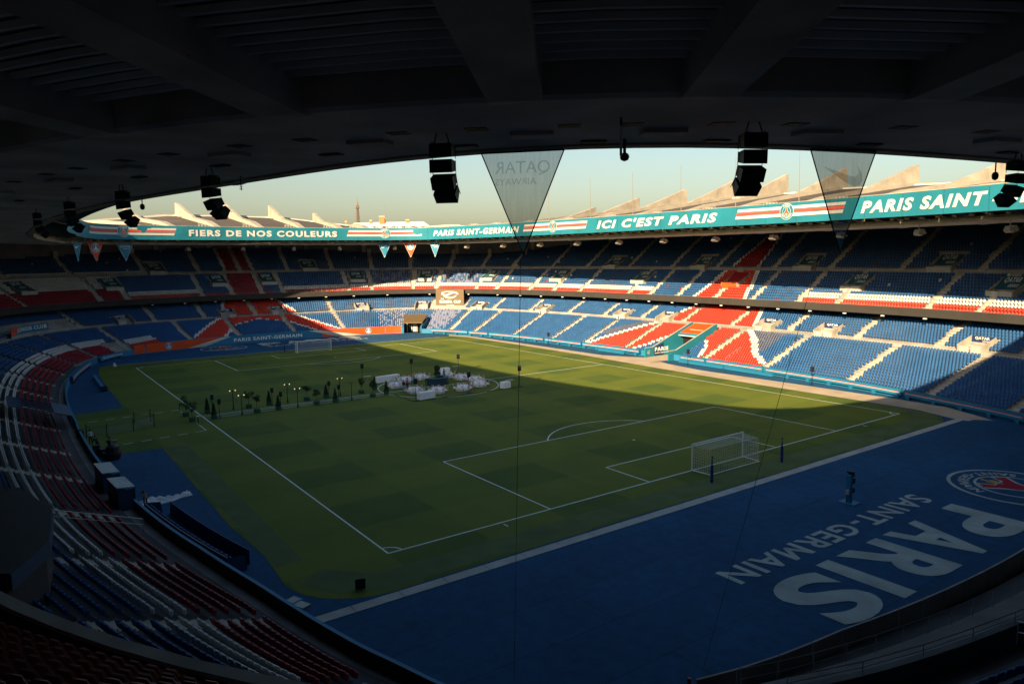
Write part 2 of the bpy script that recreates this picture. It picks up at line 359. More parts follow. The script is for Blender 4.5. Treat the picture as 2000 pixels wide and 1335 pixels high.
def sweep(mb, prof, s0, s1, m, ds=1.2, matf=None, closed=False):
    "prof(s)->list of (d,z); m one material or a list per strip"
    n = max(2, int(abs(s1-s0)/ds)+1); ss = np.linspace(s0, s1, n+(1 if closed else 0))[: n if closed else None]
    rows = [[SP(s, d, z) for d, z in prof(s)] for s in ss]; k = len(rows[0]); o = len(mb.v)
    for r in rows: mb.v.extend(r)
    for i in range(len(rows) if closed else len(rows)-1):
        j = (i+1) % len(rows)
        for q in range(k-1):
            mm = m[q] if isinstance(m, (list, tuple)) else m
            if mm is None: continue
            mb.f.append([o+i*k+q, o+j*k+q, o+j*k+q+1, o+i*k+q+1]); mb.m.append(mb.mi(mm))
def endness(s): # 1 behind the goals, 0 along the sides
    s %= LEN; e = min(abs(s-LEN/4), abs(s-3*LEN/4)); return float(np.clip((31-e)/7, 0, 1))
def wallz(s): return 1.1+.95*endness(s)
def nearend(s): return 322 < s % LEN < 357
N_L1, N_L2, N_U1, N_U2 = 15, 14, 12, 16
def FO(s): return float(np.interp(s % LEN, [300, 335, 350, 357, 361, 367, 370, 374.5, 378, 382, 390], [0, 1.0, 1.4, 2.3, 2.9, 2.7, 1.8, 1.15, .75, .4, .1]))
def FF(s): return float(np.interp(s % LEN, [300, 318, 345, 356, 366, 372], [0, 2.4, 2.4, 2.0, .5, 0]))
def FS(s, k): return max(0, FO(s)-.5)*(1-k/14) if s % LEN > 356 else 0
def l1(k, s): # tread start d, floor z
    z0 = wallz(s)-.72; return 1.75+.74*k+FS(s, k), z0+k*(4.75-z0)/14.6
def l2(k): return 14.1+.74*k, 5.45+.335*k
def u1(k): return 17.6+.74*k, 10.15+.46*k
def u2(k): return 28.1+.74*k, 16.3+.47*k
def dback(s):
    s %= LEN/2; u = abs(s-LEN/4)  # distance from end centre
    return float(np.interp(u, [0, 18, 26, 33, 42, 52, 65, 110], [38.5, 37.5, 36, 34.6, 34.6, 37, 40.2, 40.4]))
def runs(full, gaps): # split a full turn at gaps
    out_ = []; cur = full[0]
    for a, b in sorted(gaps): out_.append((cur, a)); cur = b
    out_.append((cur, full[1])); return out_
TUN = (217.0, 222.9); TUN2 = (141.2, 145.9)

# ---------------------------------------------------------------- ground, pitch, surround
g = MB(); g.add([(-6000,-6000,-.3),(6000,-6000,-.3),(6000,6000,-.3),(-6000,6000,-.3)], [(0,1,2,3)], 'asphalt'); tag(g.build('ground'), kind='structure')
g = MB(); P = [SP(s, 1.0+FO(s), 0) for s in np.linspace(0, LEN, 240, endpoint=False)]; g.add(P, [tuple(range(240))[::-1]], 'carpet')
carpet = tag(g.build('blue_turf_surround'), kind='structure')
def sheet(name, pts, z, m, kind='structure', parent=None):
    mb = MB(); mb.add([(x, y, z) for x, y in pts], [tuple(range(len(pts)))], m); o = mb.build(name, parent)
    if kind: tag(o, kind=kind)
    return o
def arc(cx, cy, r, a0, a1, n=8): return [(cx+r*math.cos(math.radians(a0+(a1-a0)*i/n)), cy+r*math.sin(math.radians(a0+(a1-a0)*i/n))) for i in range(n+1)]
GR = [(58.6,-33.5)]+[(58.6,38.2),(57.6,39.4)]+[(47.5,40.6),(30,41),(13,41.2),(11.9,48.3),(-12.9,48.2),(-13.3,41.0),(-40.5,41.2),(-48,40.8)]+arc(-52.8,36.2,4.9,80,178,8)+[(-57.6,20),(-57.7,0)]+arc(-52.9,-32.6,4.8,182,275,9)+[(-46,-37.9),(-31,-37.7),(-11,-38.0),(10,-39.2),(35,-39.4)]+arc(54.5,-34.6,4.2,-80,5,6)
sheet('grass_pitch', GR, .012, 'grass')
def strip(mb, a, b, w, z, m, dash=None):
    a = np.array(a, float); b = np.array(b, float); L_ = np.hypot(*(b-a)); t = (b-a)/L_; n = np.array([-t[1], t[0]])*w/2
    seg = [(0, L_)] if not dash else [(q, min(L_, q+dash[0])) for q in np.arange(0, L_, dash[0]+dash[1])]
    for q0, q1 in seg:
        p = a+t*q0; q = a+t*q1; mb.add([(*(p-n), z), (*(q-n), z), (*(q+n), z), (*(p+n), z)], [(0,1,2,3)], m)
# lighter artificial turf frame outside the touchlines
g = MB(); Z = .016
for pts in ([(-57.45,-30),(-54.8,-30),(-54.8,36),(-57.2,36)], [(-57.2,36.02),(-54.8,36.02),(-52,38.6),(-53.5,40.3),(-56,38.9)], [(-50,38.9),(-50,40.7),(-13.3,40.8),(-13.3,38.6)],
            [(58.2,-30),(58.2,38),(56.6,38),(56.6,-30)]): g.add([(x, y, Z) for x, y in pts], [(0,1,2,3) if len(pts) == 4 else (0,1,2,3,4)], 'turf2')
g.add([(-54.8,-30.02,Z),(-57.4,-30.02,Z),(-57.2,-33.4,Z),(-55.9,-36,Z),(-53,-37.3,Z),(-46,-37.6,Z),(-46,-36.2,Z),(-53.2,-35.9,Z)], [(0,1,2,7),(2,3,7),(3,4,7),(4,5,6,7)], 'turf2')
tag(g.build('edge_turf'), kind='structure')
# service path and kerb strips
PT_in = [(-57.7,-36.1),(-53,-37.85),(-46,-37.95),(-31,-37.75),(-11,-38.05),(10,-39.25),(35,-39.45),(54.5,-38.9),(59.5,-37)]
PT_out = [(-61.0,-38.6),(-54.3,-42.2),(-47.5,-42.6),(-31,-42.3),(-12,-41.8),(10,-42.0),(35,-41.6),(56,-40.6),(62,-38.6)]
g = MB()
for i in range(len(PT_in)-1): g.add([(*PT_in[i], .02), (*PT_in[i+1], .02), (*PT_out[i+1], .02), (*PT_out[i], .02)], [(0,3,2,1)], 'path')
g.add([(-3.5,-41.9,.02),(1.2,-41.9,.02),(1.6,-49,.02),(-4.6,-49,.02)], [(0,3,2,1)], 'path')
g.add([(-16,-41.8,.021),(-3.5,-41.95,.021),(-4.6,-44,.021),(-7,-43.2,.021)], [(0,3,2,1)], 'path')
g.add([(1.2,-41.9,.021),(9,-42.0,.021),(4,-44.2,.021),(1.4,-46,.021)], [(0,3,2,1)], 'path')
tag(g.build('service_path'), kind='structure')
g = MB()
for i in range(26):   # concrete slabs of the strip behind the near goal, with joints
    y0 = -36.0+i*3.0; y1 = min(y0+2.96, 41.2)
    if y1 > y0: g.add([(x, y, z) for z in (.0, .035) for x, y in ((-58.75,y0),(-57.9,y0),(-57.9,y1),(-58.75,y1))], [(4,5,6,7),(0,1,5,4),(1,2,6,5),(2,3,7,6),(3,0,4,7)], 'strip')
g.add([(58.65,-34,.03),(58.95,-34,.03),(58.95,38.2,.03),(58.65,38.2,.03)], [(0,1,2,3)], 'strip')
g.add([(-59.4,-38.0,.026),(-57.6,-36.6,.026),(-57.9,-35.9,.026),(-59.3,-36.2,.026)], [(0,1,2,3)], 'strip')
tag(g.build('kerb_strip'), kind='structure')

# pitch markings
g = MB(); Z = .018; W = .13
X, Y = 52.5, 34
for a, b in (((-X,-Y),(X,-Y)),((-X,Y),(X,Y)),((-X,-Y),(-X,Y)),((X,-Y),(X,Y)),((0,-Y),(0,Y))): strip(g, a, b, W, Z, 'line')
for sx in (-1, 1):
    for dx, hy in ((16.5, 20.16), (5.5, 9.16)):
        x = sx*(X-dx)
        strip(g, (x, -hy), (x, hy), W, Z+.004, 'line'); strip(g, (sx*X, hy), (x, hy), W, Z+.004, 'line'); strip(g, (sx*X, -hy), (x, -hy), W, Z+.004, 'line')
    F_ = lambda x, y: (x, y, Z+.008)
    disc(g, F_, sx*(X-11), 0, .16, 'line', n=12)
    a = math.acos(5.5/9.15); base = PI if sx > 0 else 0
    disc(g, F_, sx*(X-11), 0, 9.21, 'line', 9.08, 24, base-a, base+a)
    for sy in (-1, 1):
        a0 = {(1,1):PI, (1,-1):PI/2, (-1,1):-PI/2, (-1,-1):0}[(sx, sy)]
        disc(g, F_, sx*X, sy*Y, 1.06, 'line', .94, 8, a0, a0+PI/2)
        strip(g, (sx*(X+.35), sy*(Y-9.15)), (sx*(X+.95), sy*(Y-9.15)), .1, Z, 'line')
disc(g, lambda x, y: (x, y, Z+.008), 0, 0, 9.21, 'line', 9.08, 64); disc(g, lambda x, y: (x, y, Z+.008), 0, 0, .15, 'line', n=12)
tag(g.build('pitch_markings'), kind='structure')
g = MB(); Z = .03
for a, b in (((5.8,46.0),(6.6,35.6)),((-9.2,46.0),(-7.8,35.4))): strip(g, a, b, .12, Z, 'line', (1.0, .9))
strip(g, (6.6,35.6), (3.4,35.5), .12, Z, 'line', (.5,.3)); strip(g, (-3.2,35.4), (-7.8,35.4), .14, Z, 'line', (.45,.25))
strip(g, (.75,34), (.55,9.4), .10, Z, 'line'); strip(g, (-1.35,34), (-1.1,8.7), .10, Z, 'line')
tag(g.build('walkway_markings'), kind='structure')
g = MB()
for a, b in (((-8.4,8.7),(-8.7,-9.6)),((-8.4,8.7),(-2.0,8.6))):
    g.tube((*a, .05), (*b, .05), .045, 'black', 5)
tag(g.build('cable'), 'black cable laid on the grass along the near side of the dining area', 'cable')

# lettering on the blue surround (near end upside down to the camera, far end mirrored through the centre)
for sgn, nm in ((1, 'near'), (-1, 'far')):
    g = MB()
    def fl(x, y, k=0, sgn=sgn): # x: reading direction (+y near), y: text up (-x near)
        return (sgn*(-70.65-y), sgn*x, .03+.006*k)
    for t, a, b in (('P',-5.3,-.2),('A',.5,5.1) ,('R',6.0,11.0),('I',11.9,13.3),('S',14.2,19.05)):
        put_text(g, t, fl, a, b, 0, 5.5, 'ground_white', bold=.035)
    put_text(g, 'SAINT-', fl, -5.1, 4.75, -3.1, -1.15, 'ground_white', bold=.022); put_text(g, 'GERMAIN', fl, 5.3, 19.2, -3.1, -1.15, 'ground_white', bold=.022)
    o = g.build('lettering', carpet); tag(o, 'white club name lettering on the blue turf behind the %s goal' % nm)
    g = MB()
    crest(g, lambda x, y, k, sgn=sgn: (sgn*(-72.0-y), sgn*x, .03+.006*k), -13.6, 0, 4.9, 'ground_white', 'carpet', 'ground_red', 'gold')
    o = g.build('crest', carpet); tag(o, 'round club crest on the blue turf behind the %s goal' % nm)
# ---------------------------------------------------------------- the stadium
stadium = empty('stadium', (0, 0, 0), label='oval concrete football stadium with two tiers of seats and a ribbed roof around the pitch', cat='stadium')
AIS_R = [152.8,160.4,173.4,185.9,196.3,208.2,228.6,241.5,256.6,269.0,279.6,291]
AIS_L1 = AIS_R+[126.4,114.3,101.3,90.5,78.2,69.5,60,49,37,25,13,1,LEN-11.5,LEN-23,LEN-35,LEN-47,LEN-57.5,LEN-66]+[362.5,356.5]
AIS_L2 = [149.3,157.5,168.5,180.0,190.5,201.5,212.8,224.8,236.9,249.3,261.5,272.5,284]+[126.4,108.7,97.5,87.5,76.5,66,54,42]
AIS_U1 = [71.6,80.6,84.5,98.5,104.9,111.6,116.4,131.3,135.9,142.2,145.4,151.9,156.2,165.3,172.5,180.1,194.4,200.4,208,217.7,226.5,235.9,243.2,257.5,264.4,276,290,60,48,36,24]
AIS_U2 = [90.1,100.4,109.2,119.8,129.5,136.7,141.6,146.1,150.4,155.5,165.3,175.0,186.5,198.3,210.1,224.1,235.6,248.0,259.2,271,283,80,74,68,60,48,36,24]
VOM_L2 = [82.5,102.5,114.0,133.4,143.7,153.7,172.2,195.6,207.7,232.0,243.8,266.2,388.5]
VOM_U1 = [73.7,83.4,103.1,114.0,133.7,143.7,152.8,170.7,194.1,218.6,243.5,265.0]
VOM_U2 = [92.5,124.6,181.3,205.6,230.4,253.8]
AISW = {'L1': .62, 'L2': .6, 'U1': .55, 'U2': .55}

def terr(name, prof, rng_, m='terrace', **k):
    mb = MB()
    for a, b in rng_: sweep(mb, prof, a, b, m, **k)
    return mb.build(name, stadium)
def p_l1(s):
    pr = [(min(1.0, FO(s))+FO(s)*0, wallz(s)-.75)]
    pr[0] = (1.0+FO(s)*.8, wallz(s)-.75)
    for k in range(N_L1):
        d, z = l1(k, s); pr += [(d, pr[-1][1]), (d, z)]
    pr += [(12.85, pr[-1][1]), (12.85, 4.75), (14.1, 4.75), (14.1, 4.9)]; return pr
def p_near(s): # near end: sloping concrete apron instead of the front rows
    pr = [(1.6, .8), (3.3, .8), (3.5, 1.7), (7.2, 3.1), (7.2, 4.1), (7.5, 4.1), (7.5, 3.2)]
    for k in range(9, N_L1):
        d, z = l1(k, s); pr += [(d, pr[-1][1]), (d, z)]
    pr += [(12.85, pr[-1][1]), (12.85, 4.75), (14.1, 4.75), (14.1, 4.9)]; return pr
def p_l2(s):
    pr = [(14.1, 4.7)]
    for k in range(N_L2):
        d, z = l2(k); pr += [(d, pr[-1][1]), (d, z)]
    pr += [(24.6, pr[-1][1])]; return pr
def p_u1(s):
    pr = [(17.25, 10.0)]
    for k in range(N_U1):
        d, z = u1(k); pr += [(d, pr[-1][1]), (d, z)]
    pr += [(26.6, pr[-1][1]), (26.6, 15.75), (28.1, 15.75), (28.1, 15.8)]; return [(max(d, 17.25+FF(s)), z) for d, z in pr]
def p_u2(s):
    pr = [(28.1, 15.7)]
    for k in range(N_U2):
        d, z = u2(k); pr += [(d, pr[-1][1]), (d, z)]
    pr += [(40.6, pr[-1][1])]; return pr
terr('lower_front_terrace', p_l1, [(60, TUN2[0]), (TUN2[1], TUN[0]), (TUN[1], 322)]); terr('lower_left_terrace', p_l1, [(-79.4, 60)], m='shadeconc')
terr('near_end_terrace', p_near, [(322, LEN-79.4)], m='shadeconc')
def p_short(s): return [(10.9, 4.55), (12.85, 4.55), (12.85, 4.75), (14.1, 4.75)]
terr('tunnel_deck', p_short, [TUN]); 
def p_short2(s):
    pr = [(6.2, 1.2)]
    for k in range(6, N_L1):
        d, z = l1(k, s); pr += [(d, pr[-1][1]), (d, z)]
    return pr+[(12.85, pr[-1][1]), (12.85, 4.75), (14.1, 4.75)]
terr('corner_deck', p_short2, [TUN2])
terr('lower_rear_terrace', p_l2, [(0, LEN)], closed=True)
terr('upper_front_terrace', p_u1, [(0, LEN)], closed=True)
terr('upper_rear_terrace', p_u2, [(0, LEN)], closed=True)
# front wall
mb = MB()
for a, b in ((-79.4, -33.2), (-23.4, TUN2[0]), (TUN2[1], TUN[0]), (TUN[1], 322)):
    sweep(mb, lambda s: [(FO(s), -.1), (FO(s), wallz(s)), (.22+FO(s), wallz(s)), (.22+FO(s), wallz(s)-.8), (1.0+FO(s)*.82, wallz(s)-.8)], a, b, ['bblue', 'bblue', 'dark', 'terrace'])
mb.build('front_wall', stadium)
# balcony of the upper tier
mb = MB()
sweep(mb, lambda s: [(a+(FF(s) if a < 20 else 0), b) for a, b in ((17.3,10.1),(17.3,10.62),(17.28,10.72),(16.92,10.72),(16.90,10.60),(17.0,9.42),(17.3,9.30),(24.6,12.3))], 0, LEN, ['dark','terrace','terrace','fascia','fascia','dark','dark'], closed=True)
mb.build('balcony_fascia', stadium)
mb = MB(); sweep(mb, lambda s: [(24.6, 8.5), (24.6, 13.0)], 0, LEN, 'backwall', closed=True); mb.build('concourse_wall', stadium)
mb = MB(); sweep(mb, lambda s: [(dback(s), 15.5), (dback(s), 27.4)], 0, LEN, 'backwall', closed=True); mb.build('upper_back_wall', stadium)
for s in np.arange(84, 240, 10.4): # pilasters on the back wall
    mb = MB(); X_ = SF(s, dback(s)-.25, 0); mb.box((0, 0, 22.2), (1.1, .5, 10.2), 'concrete', X_); mb.build('pilaster', stadium)
mb = MB(); sweep(mb, lambda s: [(42.6, -.2), (43.4, 14), (42.4, 27.2)], 0, LEN, 'concrete', closed=True, ds=3); mb.build('outer_wall', stadium)
# handrail on the balcony + fascia luminaires
for s in list(np.arange(88, 262, 6.3)):
    mb = MB(); X_ = SF(s, 16.75, 9.2); mb.box((0, 0, 0), (.5, .25, .16), 'letter', X_); mb.build('fascia_light', stadium)

# aisle stairs
def aisle(s, w, f_, n, d1, z1, name='aisle_stairs'):
    mb = MB()
    for k in range(n):
        d, z = f_(k); X_ = SF(s, 0, 0); dn = f_(k+1)[1] if k < n-1 else z1
        mb.box((0, d+.37, z+.012), (2*w, .74, .024), 'step', X_)
        mb.box((0, d+.56, z+(dn-z)/4+.01), (2*w, .36, (dn-z)/2), 'step', X_)
    return mb.build(name, stadium)
def inview(s, d, z, mx=260):
    q = proj(SP(s, d, z)); return q is not None and -mx < q[0] < 2000+mx and -mx < q[1] < 1335+mx
def clear_of_balcony(s, d, z, margin=.7): # can the camera (behind the balcony, in the upper tier) see this point?
    if d > 17: return True
    p = np.array(SP(s, d, z)); 
    lo, hi = 0.0, 1.0
    for t in np.linspace(.02, .98, 40):
        q = CAM+(p-CAM)*t; v = q[:2]-P0[::6]; i = (v**2).sum(1).argmin()*6; dd = float((q[:2]-P0[i])@N0[i])
        if dd < 17.2: return q[2] > 10.7-margin
    return False
for s in AIS_L1:
    if TUN[0]-1 < s < TUN[1]+1: continue
    if inview(s, 5, 2): aisle(s, AISW['L1'], lambda k: l1(k if not nearend(s) else k+10, s), N_L1 if not nearend(s) else N_L1-10, 12.8, 4.75)
for s in AIS_L2:
    if inview(s, 18, 7): aisle(s, AISW['L2'], l2, N_L2, 24.5, 10.2)
for s in AIS_U1:
    if inview(s, 20, 12): aisle(s, AISW['U1'], u1, N_U1, 26.5, 15.75)
for s in AIS_U2:
    if inview(s, 32, 18): aisle(s, AISW['U2'], u2, int((dback(s)-28.1)/.74), 40, 24)

# vomitories
def vomitory(s, typ):
    if typ == 'L2': d0, zf, depth, hw = 13.5, 4.75, 3.0, 1.75
    elif typ == 'U1': d0, zf, depth, hw = 21.3, u1(5)[1], 4.6, 1.9
    else: d0, zf, depth, hw = 27.6, 15.75, 4.8, 2.0
    e = empty('vomitory', SP(s, d0, zf)); e.parent = stadium; n = nrm(s)
    e.rotation_euler = (0, 0, math.atan2(-n[0], n[1]) if False else math.atan2(-n[0], n[1])); 
    # local x = (n.y,-n.x): rotate so that local y = n
    red = typ == 'U1' and abs(s-218.6) < 1
    top = zf
    for sx in (-1, 1):
        mb = MB(); x = sx*hw
        if typ == 'L2': pr = [(0, -.2), (depth, -.2), (depth, 2.6), (0, 1.5)]
        else: pr = [(0, -.3), (depth, .4), (depth, 3.0), (depth*.12, 1.25), (0, 1.2)]
        k = len(pr); vs_ = [(x-.09, y, z) for y, z in pr]+[(x+.09, y, z) for y, z in pr]
        mb.add(vs_, [tuple(range(k))[::-1], tuple(range(k, 2*k))]+[(i, (i+1) % k, k+(i+1) % k, k+i) for i in range(k)], 'concrete' if not red or sx > 0 else 'concrete')
        mb.build('side_wall', e)
    # dark opening
    mb = MB()
    if typ == 'L2':
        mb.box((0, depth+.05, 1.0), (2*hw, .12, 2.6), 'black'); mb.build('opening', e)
        mb = MB(); mb.box((0, depth-.08, 2.15), (2*hw-.2, .1, .86), 'navy'); hd = mb.build('sign_panel', e)
        F_ = lambda x, y: (x, depth-.136, y); zb, hs = 1.76, .74
        mb = MB(); put_text(mb, 'QATAR', F_, -1.15, .95, zb+.30, zb+.74, 'letter', bold=.03); put_text(mb, 'AIRWAYS', F_, -.1, 1.15, zb+.04, zb+.23, 'letter', bold=.02)
        mb.build('lettering', e)
        for x, wd in ((-hw*.5, 1.45), (hw*.5, 1.45)):
            if rng.random() < .75: mb = MB(); mb.box((x, .05, .68), (wd, .07, 1.3), 'gate'); mb.build('gate_panel', e)
    else:
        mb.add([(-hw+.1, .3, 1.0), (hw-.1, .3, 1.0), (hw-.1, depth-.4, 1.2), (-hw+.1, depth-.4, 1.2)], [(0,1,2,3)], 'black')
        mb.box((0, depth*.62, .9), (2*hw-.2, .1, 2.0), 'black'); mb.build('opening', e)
        y0, z0, y1, z1 = depth*.40, 1.35, depth-.5, 3.05
        mb = MB(); A = [(-hw+.1, y0, z0), (hw-.1, y0, z0), (hw-.1, y1, z1), (-hw+.1, y1, z1)]
        mb.hexa([A[0], A[1], A[2], A[3]]+[(a, b-.03, c+.1) for a, b, c in A], 'signteal' if not red else 'crimson'); hd = mb.build('hood', e)
        def F_(x, t): return (x, y0+(y1-y0)*t-.06, z0+(z1-z0)*t+.14)
        if not red:
            mb = MB(); put_text(mb, 'QATAR', F_, -1.25, 1.1, .44, .92, 'letter', bold=.02); put_text(mb, 'AIRWAYS', F_, -.15, 1.3, .10, .36, 'letter', bold=.02); mb.build('lettering', e)
        fh = 1.12
        for i, x in enumerate((-hw*.5, hw*.5)):
            mb = MB(); mb.box((x, -.04, fh/2), (hw-.06, .09, fh), 'orange' if red else 'gate'); mb.build('gate_panel', e)
        if typ == 'U2':
            pass
    return e
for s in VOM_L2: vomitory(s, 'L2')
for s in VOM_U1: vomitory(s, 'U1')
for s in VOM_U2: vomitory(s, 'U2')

# glass balustrades and walkway rails
def rail(name, s0, s1, d, z, h=1.0, step=1.5, m='metal', glass=False):
    mb = MB(); n = max(1, int(abs(s1-s0)/step)); pts = [SP(s0+(s1-s0)*i/n, d, z) for i in range(n+1)]
    for i, p in enumerate(pts): mb.tube(p, (p[0], p[1], p[2]+h), .022, m, 4)
    for i in range(n):
        a, b = pts[i], pts[i+1]; mb.tube((a[0], a[1], a[2]+h), (b[0], b[1], b[2]+h), .025, m, 4)
        if glass: mb.add([(a[0], a[1], a[2]+.1), (b[0], b[1], b[2]+.1), (b[0], b[1], b[2]+h-.08), (a[0], a[1], a[2]+h-.08)], [(0,1,2,3)], 'glass')
        else: mb.tube((a[0], a[1], a[2]+h*.5), (b[0], b[1], b[2]+h*.5), .018, m, 4)
    return mb.build(name, stadium)
for a, b in ((198, 207.5), (209.5, 230), (234, 241.5)): rail('walkway_balustrade', a, b, 14.0, 4.78, .95, 1.3, 'metal', True)
rail('walkway_rail', 150, 300, 28.0, 15.78, .95, 2.2); rail('balcony_rail', 84, 131, 17.35, 10.6, .55, 1.2, 'metal')
rail('walkway_rail', 76, 132, 28.0, 15.78, .95, 2.2)
rail('apron_rail', 326, 356.8, 3.6, 1.7, .9, 1.7); rail('apron_rail', 326, 357, 7.35, 4.1, .45, 2.4)
# handrails running up beside aisles
def hand(s, d0, z0, d1, z1, h=.95):
    mb = MB(); a = SP(s, d0, z0+h); b = SP(s, d1, z1+h)
    mb.tube(a, b, .03, 'metal', 6); mb.tube(SP(s, d0, z0+h*.55), SP(s, d1, z1+h*.55), .022, 'metal', 6)
    n = 4
    for i in range(n+1):
        t = i/n; d = d0+(d1-d0)*t; z = z0+(z1-z0)*t; mb.tube(SP(s, d, z), SP(s, d, z+h), .025, 'metal', 6)
    return mb.build('handrail', stadium)
hand(161.5, 1.8, .4, 12.5, 4.7); hand(235.2, 6.5, 2.3, 12.6, 4.7); hand(233.2, 2.0, .5, 6.0, 2.0)
hand(243.4, 26.0, 15.3, 17.8, 10.3); hand(397.5, 1.2, .4, 8.0, 3.0); hand(348.6, 8.6, 4.3, 12.4, 5.2); hand(66, 2, 1, 12, 4.6)

# the players' tunnel in the right stand
t = empty('players_tunnel', SP(220, 0, 0)); t.parent = stadium
def tl(nm, mb): o = mb.build(nm, stadium); o.parent = t; o.location = tuple(-np.array(SP(220, 0, 0))); return o
for s, lab in ((TUN[0], 0), (TUN[1], 1)):
    mb = MB(); pr = [(-1.4, 0), (12.2, 0), (12.2, 5.9), (11.0, 5.6), (.6, 1.75), (-1.4, 1.75 if lab == 0 else 1.1)]
    k = len(pr); vs_ = [SP(s-.14, d, z) for d, z in pr]+[SP(s+.14, d, z) for d, z in pr]
    mb.add(vs_, [tuple(range(k))[::-1], tuple(range(k, 2*k))]+[(i, (i+1) % k, k+(i+1) % k, k+i) for i in range(k)], 'teal'); w_ = tl('side_wall', mb)
    mb = MB(); mb.tube(SP(s, -1.4, 1.8), SP(s, .6, 1.82), .09, 'concrete', 6); mb.tube(SP(s, .6, 1.82), SP(s, 11, 5.68), .1, 'concrete', 6); tl('coping', mb)
mb = MB(); mb.add([SP(TUN[0], -1, .03), SP(TUN[1], -1, .03), SP(TUN[1], 12.2, .03), SP(TUN[0], 12.2, .03)], [(0,1,2,3)], 'path'); tl('floor', mb)
mb = MB(); A = [SP(TUN[0]+.2, 8.2, 4.0), SP(TUN[1]-.2, 8.2, 4.0), SP(TUN[1]-.2, 12.6, 5.55), SP(TUN[0]+.2, 12.6, 5.55)]
mb.hexa(A+[(a, b, c+.16) for a, b, c in A], 'orange'); tl('canopy', mb)
mb = MB(); A = [SP(TUN[0]+.2, 7.9, 3.55), SP(TUN[1]-.2, 7.9, 3.55), SP(TUN[1]-.2, 8.2, 3.65), SP(TUN[0]+.2, 8.2, 3.65)]
mb.hexa(A+[(a, b, c+.5) for a, b, c in A], 'teal'); tl('canopy_edge', mb)
mb = MB(); mb.tube(SP(TUN[0]+.2, 7.88, 3.62), SP(TUN[1]-.2, 7.88, 3.62), .1, 'bwhite', 6); mb.add([SP(218.4, 9.6, 4.68), SP(221.6, 9.6, 4.68), SP(221.6, 9.85, 4.77), SP(218.4, 9.85, 4.77)], [(0,1,2,3)], 'bwhite'); tl('canopy_trim', mb)
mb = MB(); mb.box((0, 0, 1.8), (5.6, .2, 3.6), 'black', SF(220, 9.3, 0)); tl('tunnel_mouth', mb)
mb = MB(); X_ = SF(TUN[0]+.22, 0, 0)
def wl(y, z, k=0): return SP(TUN[0]+.16+.012*k, y, z)  # on the inner face of the wall
mb.add([wl(1.0, .15, 1), wl(3.6, .15, 1), wl(3.6, 2.5, 1), wl(1.0, 1.85, 1)], [(0,1,2,3)], 'navy')
put_text(mb, 'PARIS', lambda x, y: wl(x, y, 3), 1.15, 4.9, .95, 1.75, 'letter', bold=.05)
put_text(mb, 'SAINT-GERMAIN', lambda x, y: wl(x, y, 3), 1.15, 4.9, .5, .72, 'letter', bold=.04)
tl('tunnel_sign', mb)
mb = MB(); crest(mb, lambda x, y, k: wl(x, y, 1+k*.7), -.45, .95, .42, 'letter', 'teal', 'bred', 'gold', letters=False); tl('crest', mb)
# corner tunnel (far right)
t = empty('corner_tunnel', SP(143.5, 0, 0)); t.parent = stadium
def tl2(nm, mb): o = mb.build(nm, stadium); o.parent = t; o.location = tuple(-np.array(SP(143.5, 0, 0))); return o
for s in TUN2:
    mb = MB(); pr = [(-.2, 0), (6.4, 0), (6.4, 3.6), (-.2, 1.9)]
    k = 4; vs_ = [SP(s-.12, d, z) for d, z in pr]+[SP(s+.12, d, z) for d, z in pr]
    mb.add(vs_, [tuple(range(k))[::-1], tuple(range(k, 2*k))]+[(i, (i+1) % k, k+(i+1) % k, k+i) for i in range(k)], 'bblue'); tl2('side_wall', mb)
mb = MB(); A = [SP(TUN2[0], 1.0, 2.5), SP(TUN2[1], 1.0, 2.5), SP(TUN2[1], 6.4, 4.1), SP(TUN2[0], 6.4, 4.1)]; mb.hexa(A+[(a, b, c+.25) for a, b, c in A], 'europa'); tl2('canopy', mb)
mb = MB(); mb.box((0, 0, 1.3), (5.6, .2, 2.7), 'black', SF(143.5, 4.2, 0)); tl2('tunnel_mouth', mb)
for x in (-1.9, -.7, .7, 1.9): mb = MB(); mb.box((x, 0, 1.25), (.16, .16, 2.5), 'bwhite', SF(143.5, 3.4, 0)); tl2('post', mb)
for x in (0,): mb = MB(); mb.box((x, 0, 1.15), (.9, .06, 2.2), 'bwhite', SF(143.5, 3.6, 0)); tl2('door', mb)

